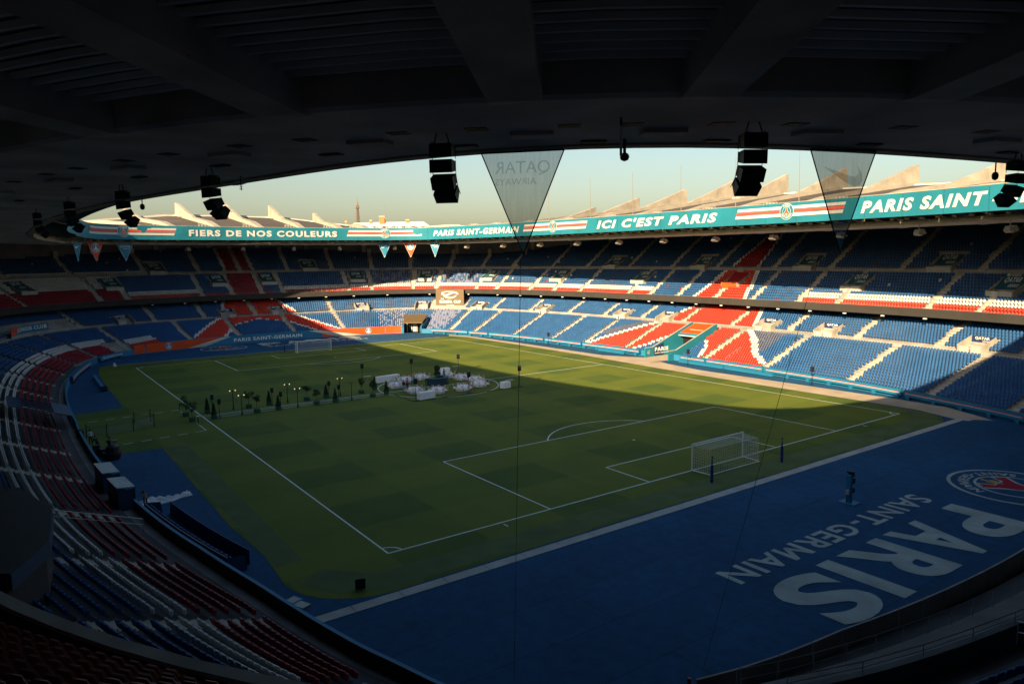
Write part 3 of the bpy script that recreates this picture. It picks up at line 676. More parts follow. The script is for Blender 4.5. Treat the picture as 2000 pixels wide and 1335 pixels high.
# ---------------------------------------------------------------- seats
def lerp(pts, k): xs = [p[0] for p in pts]; return float(np.interp(k, xs, [p[1] for p in pts]))
def ext(k, k0, v0, k1, v1): return v0+(v1-v0)*(k-k0)/(k1-k0)
def seat_colour(b, k, s):
    s %= LEN; r = rng.random()
    if b == 'L1':
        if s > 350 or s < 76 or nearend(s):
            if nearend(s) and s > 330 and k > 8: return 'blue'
            return 'crimson' if k < 5 else 'white' if k < 8 else 'blue'  # near-left red seats deepened, shade painted into their colour
        if s < 84: return 'red' if k < 3 else 'white' if k < 6 else 'blue'
        if 88 < s < 128:
            lo = ext(k, 0, 91.3, 14, 100.4); ro = ext(k, 0, 124.6, 14, 116.6)
            li = lerp([(0, 97.9), (8, 101.6), (9, 103.1), (12.4, 108.5)], k); ri = lerp([(0, 119.8), (8, 115.4), (9, 114.2), (12.4, 108.5)], k)
            if lo < s < ro:
                if k > 12.4 or s < li or s > ri: return 'red'
                if s < li+.9 or s > ri-.9 or k > 11.6: return 'white'
            elif lo-1.0 < s < ro+1.0: return 'white'
            return 'blue'
        if 190 < s < 245:
            lo = lerp([(0, 198.3), (3.3, 200.1), (11.2, 205.3), (14.2, 208.0)], k); li = lerp([(0, 210.4), (3.3, 212.3), (8, 214.4), (10.6, 216.0), (10.7, 221)], k)
            ro = lerp([(-.4, 240.8), (4.3, 235.9), (10.2, 232.3), (14.6, 229)], k); ri = lerp([(.2, 227.4), (4.2, 226.5), (7.1, 224.7), (9.9, 221.6), (10, 219)], k)
            if lo < s < li or ri < s < ro: return 'red'
            if lo-1.3 < s < li+.9 or ri-.9 < s < ro+1.6: return 'white'
            if s > ro and s < 237.5 and k > 5: return 'greyseat'
            if s < lo and s > lo-5 and k > 5: return 'greyseat'
            return 'blue'
        if 146 < s < 151: return 'lilac' if r < .8 else 'blue'
        if 136 < s < 142: return 'lilac' if r < .5 else 'blue'
    elif b == 'L2':
        if 98 < s < 122:
            lo, ro = ext(k, 0, 101.6, 8, 103.6), ext(k, 0, 117.6, 8, 114.8)
            if lo < s < ro: return 'red'
            if lo-.8 < s < ro+.8: return 'white'
        if 200 < s < 235:
            lo, ro = ext(k, 0, 208.3, 6, 211), ext(k, 0, 229.2, 7, 226.8)
            if lo < s < ro: return 'red'
            if lo-.9 < s < ro+.9: return 'white'
    elif b == 'U1':
        if s > 345: return 'shadered' if k < 9 else 'blue'
        if s < 84 or s > 350: return 'crimson' if k < 6 else 'white'
        if 96 < s < 123:
            if 105.4-.05*k < s < 112.6: return 'crimson'
            if k < 2 and 103.5 < s < 114: return 'crimson'
            if k < 2: return 'crimson' if s < 103 or s > 116.5 else 'blue'
            if k < 4 and (s > 117 or s < 99): return 'white'
            return 'blue'
        if 204 < s < 232:
            lo, ro = ext(k, 0, 211.9, 11, 213.6), ext(k, 0, 225.3, 11, 222.4)
            if lo+1 < s < ro-1: return 'red'
            if lo < s < ro: return 'white'
        if 199.8 < s < 236.0: return 'blue' if r > .012 else 'crimson'
        if k < 2: return 'red'
        if k < 4: return 'white'
        if 136 < s < 151 and r < .5: return 'lilac'
        if r < .012: return 'crimson' if r < .006 else 'white'
    else:
        if s < 92 and k == 0: return 'white'
        if 104.5 < s < 113.2:
            if 106.3 < s < 111.6: return 'crimson'
            if 105.5 < s < 112.4: return 'white'
        if 212 < s < 224:
            lo, ro = ext(k, 0, 214.4, 13, 215.9), ext(k, 0, 220.1, 13, 218.6)
            if lo < s < ro: return 'crimson'
            if lo-.6 < s < ro+.6: return 'white'
        if r < .006: return 'white' if r < .004 else 'crimson'
    return 'blue'
# one seat: rounded backrest and folded pan; local x along the row, y outward, z up, origin on the tread
BK = [(-.15,.40),(.15,.40),(.215,.64),(.13,.82),(-.13,.82),(-.215,.64)]
def seat_geo():
    v = [(x, .02+(z-.4)*.22, z) for x, z in BK]+[(x, .08+(z-.4)*.22, z) for x, z in BK]
    fb = [(0,1,2,3,4,5), (11,10,9,8,7,6)]+[(i, 6+i, 6+(i+1) % 6, (i+1) % 6) for i in range(6)]
    w = [(-.14,-.11,.34),(.14,-.11,.34),(.14,.0,.30),(-.14,.0,.30),(-.195,-.08,.62),(.195,-.08,.62),(.195,.0,.60),(-.195,.0,.60)]
    fp = [(0,3,2,1),(4,5,6,7),(0,1,5,4),(1,2,6,5),(2,3,7,6),(3,0,4,7)]
    return v, fb, w, fp
SV, SFB, SW, SFP = seat_geo()
allseats = []
for b, n in (('L1', N_L1), ('L2', N_L2), ('U1', N_U1), ('U2', N_U2)):
    ais = {'L1': AIS_L1, 'L2': AIS_L2, 'U1': AIS_U1, 'U2': AIS_U2}[b]; vom = {'L1': [], 'L2': VOM_L2, 'U1': VOM_U1, 'U2': VOM_U2}[b]
    for k in range(n):
        dt = {'L1': 1.75+.74*k, 'L2': l2(k)[0], 'U1': u1(k)[0], 'U2': u2(k)[0]}[b]; dseat = dt+.42
        C = P0+N0*dseat; dx_ = np.array([FS(q*DS, k) for q in range(NP)]) if b == 'L1' else None; C = C if dx_ is None else C+N0*dx_[:, None]; seg = np.hypot(*(np.roll(C, -1, 0)-C).T); cum = np.r_[0, np.cumsum(seg)]
        pos = np.arange(.25, cum[-1], .5); ss = np.interp(pos, cum, np.arange(NP+1)*DS); loc = np.interp(ss, np.arange(NP)*DS, seg/DS)
        db0 = dseat
        for s, sc in zip(ss, loc):
            if b == 'L2' and 63.5 < s < 76 and k < 5: continue
            dseat = db0+(FS(s, k) if b == 'L1' else 0)
            if 286 < s < 326 or (b[0] == 'U' and 262+12 < s < 345) : continue
            if b == 'U1' and 3 < s < 50: continue
            if any(abs(s-a)*sc < AISW[b]+.1 for a in ais): continue
            z = {'L1': l1(k, s)[1], 'L2': l2(k)[1], 'U1': u1(k)[1], 'U2': u2(k)[1]}[b]
            if b == 'L1':
                if nearend(s) and k < 10: continue
                if TUN[0]-.5 < s < TUN[1]+.5: continue
                if TUN2[0]-.4 < s < TUN2[1]+.4 and k < 7: continue
                if 74.5 < s < 78.2 and k < 6: continue
            if b == 'U1' and dseat < 17.6+FF(s): continue
            if b == 'L2' and any(abs(s-a)*sc < 2.15 for a in vom) and k < 4: continue
            if b == 'U1' and any(abs(s-a)*sc < 2.3 for a in vom) and k > 4 and k < 11: continue
            if b == 'U2' and (dseat > dback(s)-.4): continue
            if b == 'U2' and any(abs(s-a)*sc < 2.4 for a in vom) and k < 6: continue
            if b in ('L2', 'L1') and 143.6 < s < 152.4 and False: continue
            if b == 'L2' and 144.9 < s < 151 and k < 6: continue
            q = proj(SP(s, dseat, z+.5))
            if q is None or not (-420 < q[0] < 2420 and -260 < q[1] < 1650): continue
            allseats.append((q[2], b, k, s, dseat, z, q))
print('seats', len(allseats))
# nearest visible ones become individuals
cand = [c for c in allseats if -12 < c[6][0] < 2012 and -5 < c[6][1] < 1345]; cand.sort(key=lambda c: c[0]); chosen = []
for c in cand:
    if len(chosen) >= 300: break
    if c[1][0] == 'L' and not clear_of_balcony(c[3], c[4], c[5]+.6, 0): continue
    if c[1] == 'U1' and c[2] > 11: continue
    chosen.append(c)
ch_id = set(id(c) for c in chosen)
def mk(vs_, fs, m):
    me = bpy.data.meshes.new('seat_piece'); me.from_pydata(vs_, [], fs); me.materials.append(MT[m]); return me
SEATM = {m: (mk(SV, SFB, m), mk(SW, SFP, m)) for m in ('blue', 'white', 'red', 'crimson', 'greyseat', 'lilac', 'shadered')}
ORD = ['front', 'second', 'third', 'fourth', 'fifth', 'sixth', 'seventh', 'eighth', 'ninth', 'tenth', 'eleventh', 'twelfth', 'thirteenth', 'fourteenth', 'fifteenth', 'sixteenth']
CN = dict(blue='dark blue', white='white', red='red', crimson='dark red', greyseat='grey blue', lilac='lilac grey', shadered='dark red')
for c in chosen:
    _, b, k, s, d, z, q = c; m = seat_colour(b, k, s); n = nrm(s)
    side = 'bottom left foreground' if b[0] == 'U' else ('bottom right' if nearend(s) else 'left side')
    tier = 'upper tier' if b[0] == 'U' else 'lower tier'
    e = empty('stadium_chair', SP(s, d, z), math.atan2(-n[0], n[1]), label=f'{CN[m]} folded seat in the {ORD[k]} row of the {tier}, {side}', cat='seat', group=f'{CN[m]} seats of the {ORD[k]} row, {tier} {side}')
    link('backrest', SEATM[m][0], e); link('seat_pan', SEATM[m][1], e)
rest = [c for c in allseats if id(c) not in ch_id]
cols = ['blue', 'white', 'red', 'crimson', 'greyseat', 'lilac', 'shadered']
V1 = np.array(SV+SW, float); nv = len(V1); F1 = SFB+[tuple(i+12 for i in q) for q in SFP]
pos = np.array([SP(c[3], c[4], c[5]) for c in rest]); nn = np.array([nrm(c[3]) for c in rest]); mi = np.array([cols.index(seat_colour(c[1], c[2], c[3])) for c in rest])
tilt = 1+rng.normal(0, .03, len(rest))
tx = np.stack([nn[:, 1], -nn[:, 0]], 1)
W_ = V1[None, :, 0, None]*tx[:, None, :]+(V1[None, :, 1]*tilt[:, None])[..., None]*nn[:, None, :]
VV = np.concatenate([W_+pos[:, None, :2], V1[None, :, 2, None]+pos[:, None, 2:3]], 2).reshape(-1, 3)
me = bpy.data.meshes.new('terrace_seats'); me.vertices.add(len(VV)); me.vertices.foreach_set('co', VV.ravel().astype(np.float32))
lt = np.array([len(q) for q in F1]); li = np.concatenate([np.array(q) for q in F1]); NS = len(rest)
LI = (li[None, :]+(np.arange(NS)*nv)[:, None]).ravel(); LTt = np.tile(lt, NS); LS = np.r_[0, np.cumsum(LTt)[:-1]]
me.loops.add(len(LI)); me.loops.foreach_set('vertex_index', LI.astype(np.int32)); me.polygons.add(len(LTt)); me.polygons.foreach_set('loop_start', LS.astype(np.int32)); 
for m in cols: me.materials.append(MT[m])
me.polygons.foreach_set('material_index', np.repeat(mi, len(F1)).astype(np.int32)); me.update(calc_edges=True); me.validate()
tag(link('terrace_seats', me), kind='stuff')
# ---------------------------------------------------------------- roof
U_RIB = [0, 12.6, 25.2, 37.5, 48.5, 56, 61.5, 66.1, 70, 73.3, 75.7, 78.8, 84, 90.3, 99.5]
RIBS = sorted(set([round((c+sg*u) % LEN, 2) for c in (0, LEN/2) for sg in (-1, 1) for u in U_RIB]+[round(LEN/4, 2), round(3*LEN/4, 2)]))
def soff(d): return 23.12+max(0, d-14)*.085
mb = MB(); sweep(mb, lambda s: [(db(s)+.75, 23.75), (db(s)+.7, 23.1), (db(s), 23.1), (db(s), 23.75), (db(s)+.75, 23.8)], 0, LEN, 'beam', closed=True); mb.build('roof_edge_beam', stadium)
mb = MB(); sweep(mb, lambda s: [(db(s)+.75, 24.9), (db(s)+.76, 23.16), (9.5, 23.14), (9.6, 23.11), (13.9, 23.12), (14.1, 23.2), (14.1, 24.0)], 0, LEN, 'soffit', closed=True); mb.build('roof_soffit_band', stadium)
mb = MB(); sweep(mb, lambda s: [(14.1, 23.92), (42, 23.92+28*.085)], 0, LEN, 'ceil', closed=True); mb.build('roof_ceiling', stadium)
def near_cam(s): s %= LEN; return 318 < s or s < 18
k = 0
for d in np.arange(14.6, 33, .5): # the ribbed ceiling sheets
    mb = MB(); z = 23.88+(d-14)*.085
    sweep(mb, lambda s: [(d, z), (d+.03, z-.13), (d+.15, z-.13), (d+.18, z)], 318, 318+137, 'battn', ds=2); mb.build('ceiling_batten', stadium)
for s in RIBS:
    mb = MB(); w = .62; A = []
    X_ = SF(s, 0, 0)
    pr = [(13.6, 23.12), (14.2, 23.06), (40.6, soff(40.6)), (40.6, 27.6), (13.6, 24.9)]
    n_ = len(pr); vs_ = []
    for sx in (-1, 1): vs_ += [(sx*(w+(y-14)*.012), y, z) for y, z in pr]
    mb.add(vs_, [tuple(range(n_))[::-1], tuple(range(n_, 2*n_))]+[(i, (i+1) % n_, n_+(i+1) % n_, n_+i) for i in range(n_)], 'rib', X_)
    if near_cam(s): # casting joints on the rib
        for y in np.arange(18, 40, 4.1): mb.box((0, y, soff(y)+.19-.2), (2*w+.02+(y-14)*.024, .05, .02), 'dark', X_)
    mb.build('roof_rib', stadium)
# hatches and bolt boxes under the band near the camera
for s in np.arange(322, 322+118, 1):
    pass
for i in range(len(RIBS)):
    a = RIBS[i]; b = RIBS[(i+1) % len(RIBS)]; b = b if b > a else b+LEN
    if not (near_cam(a) and near_cam(b)): continue
    for fr, dd, w, h in ((.28, 10.6, .62, .5), (.72, 10.6, .62, .5), (.5, 7.6, .8, .35)):
        s = a+(b-a)*fr; mb = MB(); mb.box((0, 0, 0), (w, h, .04), 'dark', SF(s, dd, 23.115)); mb.build('soffit_hatch', stadium)
    s = a; mb = MB(); mb.box((0, 0, 0), (1.25, .7, .12), 'rib', SF(s, 9.6, 23.06)); mb.build('bearing_plate', stadium)
# roof top: covering, spines, fins
def ztip(s):
    s %= LEN/2; u = min(s, LEN/2-s); v = abs(s-LEN/4)
    a = float(np.interp(u, [0, 13, 25, 37.5, 48.5, 56, 61], [36.35, 36.3, 35.4, 34.3, 32.7, 30.6, 28]))
    b = float(np.interp(v, [0, 12, 19, 22, 27, 31], [35.3, 34.9, 33.0, 32.3, 30.2, 28])); return max(a, b)
def qf(s): return float(np.clip((ztip(s)-28.2)/8.1, 0, 1))
def rt(d, s): return 26.45+max(0, d-3)*(.035+.122*qf(s))
mb = MB(); sweep(mb, lambda s: [(db(s)-.2, 24.0), (db(s)-.2, 26.7), (db(s)+.4, 27.0), (38.6, rt(38.6, s)), (38.6, rt(38.6, s)+.28), (41.3, rt(41, s)+.28), (42.4, 27.0)], 0, LEN, ['dark', 'rooflight', 'roofbrown', 'bwhite', 'rooflight', 'concrete'], closed=True); mb.build('roof_covering', stadium)
mb = MB(); sweep(mb, lambda s: [(db(s)-3.85, 26.98), (db(s)-.2, 26.72)], 0, LEN, 'rooflight', closed=True); mb.build('gantry_deck', stadium)
for s in RIBS:
    mb = MB(); X_ = SF(s, 0, 0); w = .75; y0 = db(s)+.2
    pr = [(y0, rt(y0, s)-.3), (y0, rt(y0, s)+.15), (14, rt(14, s)+1.0), (27, rt(27, s)+.9), (40.9, rt(40.9, s)+.35), (40.9, rt(40.9, s)-.5)]
    n_ = len(pr); vs_ = []
    for sx in (-1, 1): vs_ += [(sx*w, y, z) for y, z in pr]
    mb.add(vs_, [tuple(range(n_))[::-1], tuple(range(n_, 2*n_))]+[(i, (i+1) % n_, n_+(i+1) % n_, n_+i) for i in range(n_)], 'rooflight', X_); mb.build('roof_spine', stadium)
    if ztip(s) < 31: continue
    zt = ztip(s); y_ = 40-17.5*min(1, (zt-rt(40, s))/3.6); mb = MB(); w = .42; a_ = rt(y_, s)+.7; pr = [(y_, a_), (y_+(40-y_)*.42, a_+(zt-a_)*.40), (y_+(40-y_)*.75, a_+(zt-a_)*.735), (40.0, zt), (40.5, zt-.05), (40.8, rt(40.9, s)-.2), (y_+.4, rt(y_, s)-.2)]
    n_ = len(pr); vs_ = []
    for sx in (-1, 1): vs_ += [(sx*w, y, z) for y, z in pr]
    mb.add(vs_, [(0,1,6)[::-1], (1,5,6)[::-1], (1,2,5)[::-1], (2,3,4,5)[::-1], (7,8,13), (8,12,13), (8,9,12), (9,10,11,12)]+[(i, (i+1) % n_, n_+(i+1) % n_, n_+i) for i in range(n_)], 'finc', X_); mb.build('roof_fin', stadium)
# access ladders/frames where spines meet the banner, white skylight strips, masts
for s in RIBS:
    if not 84 < s < 262: continue
    for off in (-3.2,):
        mb = MB(); X_ = SF(s+off, db(s)+1.2, rt(db(s), s)+.15)
        for x in (-1.2, -.4, .4, 1.2): mb.tube((x, 0, 0), (x*.75, .6, 1.15), .03, 'bwhite', 4, X=X_); mb.tube((x, 0, 0), (x*.75, -.5, 1.1), .03, 'bwhite', 4, X=X_)
        for z in (.35, .75, 1.1): mb.tube((-1.2, .25*z, z), (1.2, .25*z, z), .03, 'bwhite', 4, X=X_)
        mb.build('roof_hatch_frame', stadium)
    mb = MB(); mb.box((0, 0, 0), (.12, 5.6, .12), 'bwhite', SF(s-1.2, 35.6, rt(38, s)+.05) @ Matrix.Rotation(.06, 4, 'X')); mb.build('roof_gutter', stadium)
for s in (183.5, 196.5, 208.6, 221.0, 233.2, 245.5):
    o = empty('mast', SP(s, db(s)+1.5, rt(8, s))); tag(o, label='thin metal mast standing on the far roof edge above the teal banner', cat='mast', group='thin masts on the far roof')
    mb = MB(); mb.tube((0, 0, 0), (.12, .1, 8.6), .07, 'antenna', 5, .035); mb.build('pole', o)
    mb = MB(); mb.box((0, 0, .1), (.4, .4, .2), 'antenna'); mb.build('foot', o)

# ---------------------------------------------------------------- lighting gantry under the banner
mb = MB(); 
for s in np.arange(60, 300, 3.0):
    D = db(s)
    for o_ in (0, .45): mb.tube(SP(s+o_, D-3.85, 24.15), SP(s+o_-.35, D+.1, 23.5), .06, 'beam', 4, caps=False)
    mb.tube(SP(s, D-3.9, 24.15), SP(s, D-3.9, 27.0), .05, 'beam', 4, caps=False)
    mb.tube(SP(s+1.0, D-3.85, 24.2), SP(s+1.9, D, 24.4), .05, 'beam', 4, caps=False)
for d, z in ((-3.8, 24.15), (-2.2, 24.0), (-.9, 23.7)):
    sweep(mb, lambda s: [(db(s)+d, z), (db(s)+d+.1, z), (db(s)+d+.1, z-.1), (db(s)+d, z-.1)], 55, 305, 'beam' if d > -1 else 'dark')
tag(mb.build('gantry_struts', stadium), kind='stuff')
for s in np.arange(70, 283, 2.15):
    if s < 128 and rng.random() < .35: continue
    e = empty('floodlight', SP(s, db(s)-2.4, 23.95), math.atan2(-nrm(s)[0], nrm(s)[1])); e.parent = stadium
    mb = MB(); mb.box((0, 0, 0), (.55, .35, .42), 'beam'); mb.box((0, .25, .02), (.3, .2, .3), 'dark'); o = mb.build('lamp_housing', e); o.rotation_euler = (rng.uniform(-.5, -.1), 0, rng.uniform(-.3, .3))

# ---------------------------------------------------------------- the teal banner round the roof opening
ban = empty('roof_banner', (0, 0, 0), label='long teal banner with white slogans and striped panels hung around the roof opening', cat='banner')
BD = lambda s: db(s)-4.0
nseg = 44
edges = np.linspace(52, 300, nseg+1)
for i in range(nseg):
    mb = MB(); a, b = edges[i], edges[i+1]-.04
    sweep(mb, lambda s: [(BD(s), 24.05), (BD(s)-.03+.05*math.sin(s*.9), 25.5), (BD(s)-.06, 27.05)], a, b, 'teal', ds=.8)
    mb.build('banner_panel', ban)
mb = MB(); sweep(mb, lambda s: [(BD(s), 24.05), (BD(s)-.06, 27.05)], 300, 360, 'teal'); sweep(mb, lambda s: [(BD(s), 24.3), (BD(s)-.06, 27.05)], 360, LEN+52, 'teal'); mb.build('banner_panel', ban)
mb = MB(); sweep(mb, lambda s: [(BD(s)-.05, 27.07), (BD(s)-.05, 27.13), (BD(s)+.1, 27.13)], 52, 300, 'path'); mb.build('banner_rail', ban)
BF = lambda s, z: SP(s, BD(s)-.10, z)
def slogan(t, a, b, z0=24.85, z1=26.3, shear=.0, bold=.045):
    mb = MB(); put_text(mb, t, BF, a, b, z0, z1, 'bwhite', bold=bold, shear=shear); mb.build('lettering', ban)
slogan('FIERS DE NOS COULEURS', 91.3, 125.6)
slogan('PARIS SAINT-GERMAIN', 149.4, 179.4, shear=.25)
slogan("ICI C'EST PARIS", 204.0, 234.0, 24.75, 26.4, .25)
slogan('PARIS SAINT', 260.0, 277.3, 24.75, 26.4, .25); slogan('-GERMAIN', 277.8, 291, 24.75, 26.4, .25)
for a, b, c in ((68.2, 88.2, 78.3), (128.0, 146.1, 137.5), (180.7, 200.7, 190.6), (237.7, 257.1, 247.6)):
    sk = .5
    for z0, z1, m in ((26.12, 26.55, 'bwhite'), (25.62, 25.98, 'bred'), (25.02, 25.48, 'bwhite')):
        mb = MB(); n = 16
        for i in range(n):
            s0, s1 = a+(b-a)*i/n, a+(b-a)*(i+1)/n; q = (z0-25)*.35, (z1-25)*.35
            mb.add([SP(s0+q[0], BD(s0)-.085, z0), SP(s1+q[0], BD(s1)-.085, z0), SP(s1+q[1], BD(s1)-.085, z1), SP(s0+q[1], BD(s0)-.085, z1)], [(0,1,2,3)], m)
        mb.build('stripe', ban)
    sc = 1/scale_at(c, -1)
    mb = MB(); crest(mb, lambda x, y, k: SP(c+x*sc, BD(c)-.12-.012*k, 25.75+y), 0, 0, 1.25, 'bwhite', 'teal', 'bred', 'bwhite'); mb.build('crest', ban)

# ---------------------------------------------------------------- pennants
def pennant(s0, s1, d, ztop, zap, design, nm, cm, label, grp, bord=True, mirror=False, mesh=None):
    sm = (s0+s1)/2; a = np.array(SP(s0, d, ztop)); b = np.array(SP(s1, d, ztop)); 
    c = (a+b)/2; w = float(np.hypot(*(b-a)[:2])); h = ztop-zap; n = nrm(sm); tt = (b-a)/np.hypot(*(b-a)[:2])
    e = empty('pennant', tuple(c), math.atan2(tt[1], tt[0]), label=label, cat='pennant', group=grp)
    yy = -.02
    def fn(x, z, k=0): return (x, .09*math.sin(x*2.1+z)*(1 if mesh else .4)+(yy*(1+k*.7) if not mirror else -yy*(1+k*.7)), z)
    mb = MB(); N = 10; vs_ = []
    for i in range(N+1):
        t_ = i/N; hw = w/2*(1-t_)
        for j in range(5): vs_.append(fn(-hw+2*hw*j/4, -h*t_, -1))
    mb.add(vs_, [(i*5+j, i*5+j+1, i*5+5+j+1, i*5+5+j) for i in range(N) for j in range(4)], mesh or cm); cl = mb.build('cloth', e)
    if bord:
        mb = MB(); m_ = 'letter' if not mesh else 'black'; r = .035 if not mesh else .028
        mb.tube((-w/2, 0, 0), (0, 0, -h), r, m_, 4); mb.tube((w/2, 0, 0), (0, 0, -h), r, m_, 4); mb.build('hem', e)
    lm = 'letter' if not mesh else 'mesh_letter'
    mb = MB()
    G = (lambda x, y: fn(-x if mirror else x, y))
    if design == 'qatar':
        put_text(mb, 'QATAR', G, -w*.30, w*.30, -h*.27, -h*.13, lm, bold=0); put_text(mb, 'AIRWAYS', G, -w*.13, w*.28, -h*.36, -h*.29, lm, bold=0)
    elif design == 'swoosh': swoosh(mb, G, 0, -h*.24, w*.55, lm)
    else: crest(mb, lambda x, y, k: fn(x, y, k), 0, -h*.27, w*.26, 'letter', 'bblue', 'letter', 'letter', letters=True)
    mb.build('emblem', e); return e
G1 = 'small pennants hanging below the far roof banner'
for s0, s1, des, cm, lab in ((67.9,70.4,'swoosh','bblue','blue pennant with white swoosh, left one of the far left trio'), (73.1,76.1,'crest','bred','red pennant with round crest at the far left of the roof'), (78.5,81.6,'qatar','bblue','blue pennant with airline name at the far left of the roof'),
    (136.1,138.9,'swoosh','bblue','blue pennant with white swoosh hanging below the middle of the far roof banner'), (141.6,144.3,'crest','orange','orange red pennant with round crest hanging in the middle of the far roof'), (147.1,149.5,'qatar','bblue','grey blue pennant with airline name in the middle of the far roof')):
    pennant(s0, s1, db(s0)-.9, 23.4, 19.6, des, '', cm, lab, G1)
def near_pennant(xa, ya, xb, yb, xap, yap, des, mesh, lab):
    a = unproj(xa, ya, 23.08); b = unproj(xb, yb, 23.08); w = float(np.hypot(*(b-a)[:2])); c = (a+b)/2
    dz = FW+RT*(xap-1000)/FPX+UP*(667.5-yap)/FPX; tdist = np.hypot(*(c-CAM)[:2])/np.hypot(*dz[:2]); zap = CAM[2]+dz[2]*tdist
    h = 23.08-zap; tt = (b-a)/w; e = empty('pennant', tuple(c), math.atan2(tt[1], tt[0]), label=lab, cat='pennant', group='see-through pennants hanging from the near roof edge')
    top = .35
    def fn(x, z, k=0): return (x, .03*math.sin(x*2.3+z*1.5)-.01*k, z)
    mb = MB(); N = 12; vs_ = []
    H = h
    for i in range(N+1):
        t_ = i/N; hw = w/2*(1-t_)
        for j in range(7): vs_.append(fn(-hw+2*hw*j/6, -H*t_))
    mb.add(vs_, [(i*7+j, i*7+j+1, i*7+7+j+1, i*7+7+j) for i in range(N) for j in range(6)], mesh); mb.build('cloth', e)
    mb = MB(); mb.tube((-w/2, 0, 0), (0, 0, -H), .022, 'black', 5); mb.tube((w/2, 0, 0), (0, 0, -H), .022, 'black', 5); mb.tube((-w/2, 0, 0), (w/2, 0, 0), .03, 'black', 5); mb.build('hem', e)
    mb = MB(); G = lambda x, y: fn(-x, y, 2)
    if des == 'qatar': put_text(mb, 'QATAR', G, -w*.33, w*.33, -h*.23, -h*.09, 'mesh_letter', bold=0); put_text(mb, 'AIRWAYS', G, -w*.17, w*.33, -h*.32, -h*.255, 'mesh_letter', bold=0)
    else: swoosh(mb, G, 0, -h*.25, w*.62, 'mesh_letter')
    mb.build('emblem', e); return e
near_pennant(940, 300, 1102, 292, 1023, 497, 'qatar', 'mesh_teal', 'large see-through teal grey pennant with mirrored airline name hanging in the centre of the view')
near_pennant(1583, 291, 1711, 295, 1629, 492, 'swoosh', 'mesh_dark', 'large see-through dark blue pennant with mirrored swoosh hanging at the right')

# ---------------------------------------------------------------- loudspeaker arrays of the near roof
def array(x, ytop, labels, zt=23.05, turn=0.0, sc=.66):
    p = unproj(x, ytop, zt); n0 = CAM[:2]-p[:2]
    v = p[:2]-P0; cr = np.abs(v[:, 0]*N0[:, 1]-v[:, 1]*N0[:, 0]); dd = (v*N0).sum(1); ok = np.where(cr < .4)[0]; i = ok[np.abs(dd[ok]).argmin()]; n = N0[i]
    e = empty('speaker_array', (p[0], p[1], zt), math.atan2(-n[0], n[1])+turn, label=labels, cat='loudspeaker', group='black line array speakers under the near roof'); e.scale = (sc, sc, sc)
    cur = Vector((0, -.05, -.42)); ang = 0.0
    for k, da in enumerate((0, -.04, -.46, -.42)):
        ang += da; X_ = Matrix.Translation(cur) @ Matrix.Rotation(ang, 4, 'X')
        mb = MB(); h = .56; y0, y1 = -.34, .30
        pts = [(-.48, y0, -h), (.48, y0, -h), (.5, y1, -h*.96), (-.5, y1, -h*.96), (-.48, y0, 0), (.48, y0, 0), (.5, y1, 0), (-.5, y1, 0)]
        # wedge: narrower at the back so that the stack curves
        pts = [(-.5, y0+.04, -h*.82), (.5, y0+.04, -h*.82), (.5, y1, -h), (-.5, y1, -h), (-.5, y0+.04, -.06), (.5, y0+.04, -.06), (.5, y1, 0), (-.5, y1, 0)]
        mb.hexa(pts, 'black', X_); c = mb.build('cabinet', e)
        mb = MB(); mb.add([(-.46, y1+.012, -h+.04), (.46, y1+.012, -h+.04), (.46, y1+.012, -.04), (-.46, y1+.012, -.04)], [(0,1,2,3)], 'dark', X_); mb.build('grille', c)
        mb = MB(); mb.tube((-.52, y0+.1, -.02), (-.52, y0+.1, -h-.03), .015, 'black', 4, X=X_); mb.tube((.52, y0+.1, -.02), (.52, y0+.1, -h-.03), .015, 'black', 4, X=X_); mb.build('strap', c)
        cur = X_ @ Vector((0, 0, -h-.09)); 
    mb = MB()
    for x_ in (-.35, .35): mb.tube((x_, 0, -.4), (x_*.6, 0, .05), .03, 'black', 5); mb.tube((x_, -.3, -.4), (x_, .3, -.4), .03, 'black', 5)
    mb.tube((-.35, 0, -.4), (.35, 0, -.4), .03, 'black', 5); mb.build('hanging_frame', e); return e
array(862, 262, 'black speaker array hanging left of the central see-through pennant')
array(1473, 240, 'black speaker array hanging left of the swoosh pennant')
array(408, 330, 'black speaker array hanging from the roof at the left next to the small aerial')
array(236, 362, 'black speaker array hanging third from the left edge of the roof')
array(133, 385, 'black speaker array hanging second from the left in the dark roof corner')
array(70, 408, 'black speaker array hanging in the dark far left roof corner')
array(1990, 300, 'black speaker array hanging at the right edge of the view')
# far speakers below the opposite roof edge
for s in [92.8,104.6,116.4,127.4,139.8,156.8,168.9,181.0,192.8,205.2,217.2,229.4,241.3,253.3,265.0,276.5]:
    e = empty('hanging_speaker', SP(s, db(s)+.9, 23.1), math.atan2(-nrm(s)[0], nrm(s)[1]), label='grey loudspeaker cluster hanging below the opposite roof edge', cat='loudspeaker', group='speaker clusters below the opposite roof edge')
    for a, dy in ((-.25, .0), (.45, .25)):
        mb = MB(); X_ = Matrix.Translation((dy*.6-.1, dy, -.75)) @ Matrix.Rotation(a, 4, 'X'); mb.hexa([(-.42,-.3,-.62),(.42,-.3,-.62),(.5,.35,-.7),(-.5,.35,-.7),(-.34,-.26,0),(.34,-.26,0),(.4,.3,0),(-.4,.3,0)], 'antenna', X_); mb.build('cabinet', e)
    mb = MB(); mb.tube((0, 0, 0), (0, .05, -.8), .06, 'beam', 5); mb.tube((-.4, 0, -.7), (.4, .1, -.7), .05, 'beam', 5); mb.build('bracket', e)
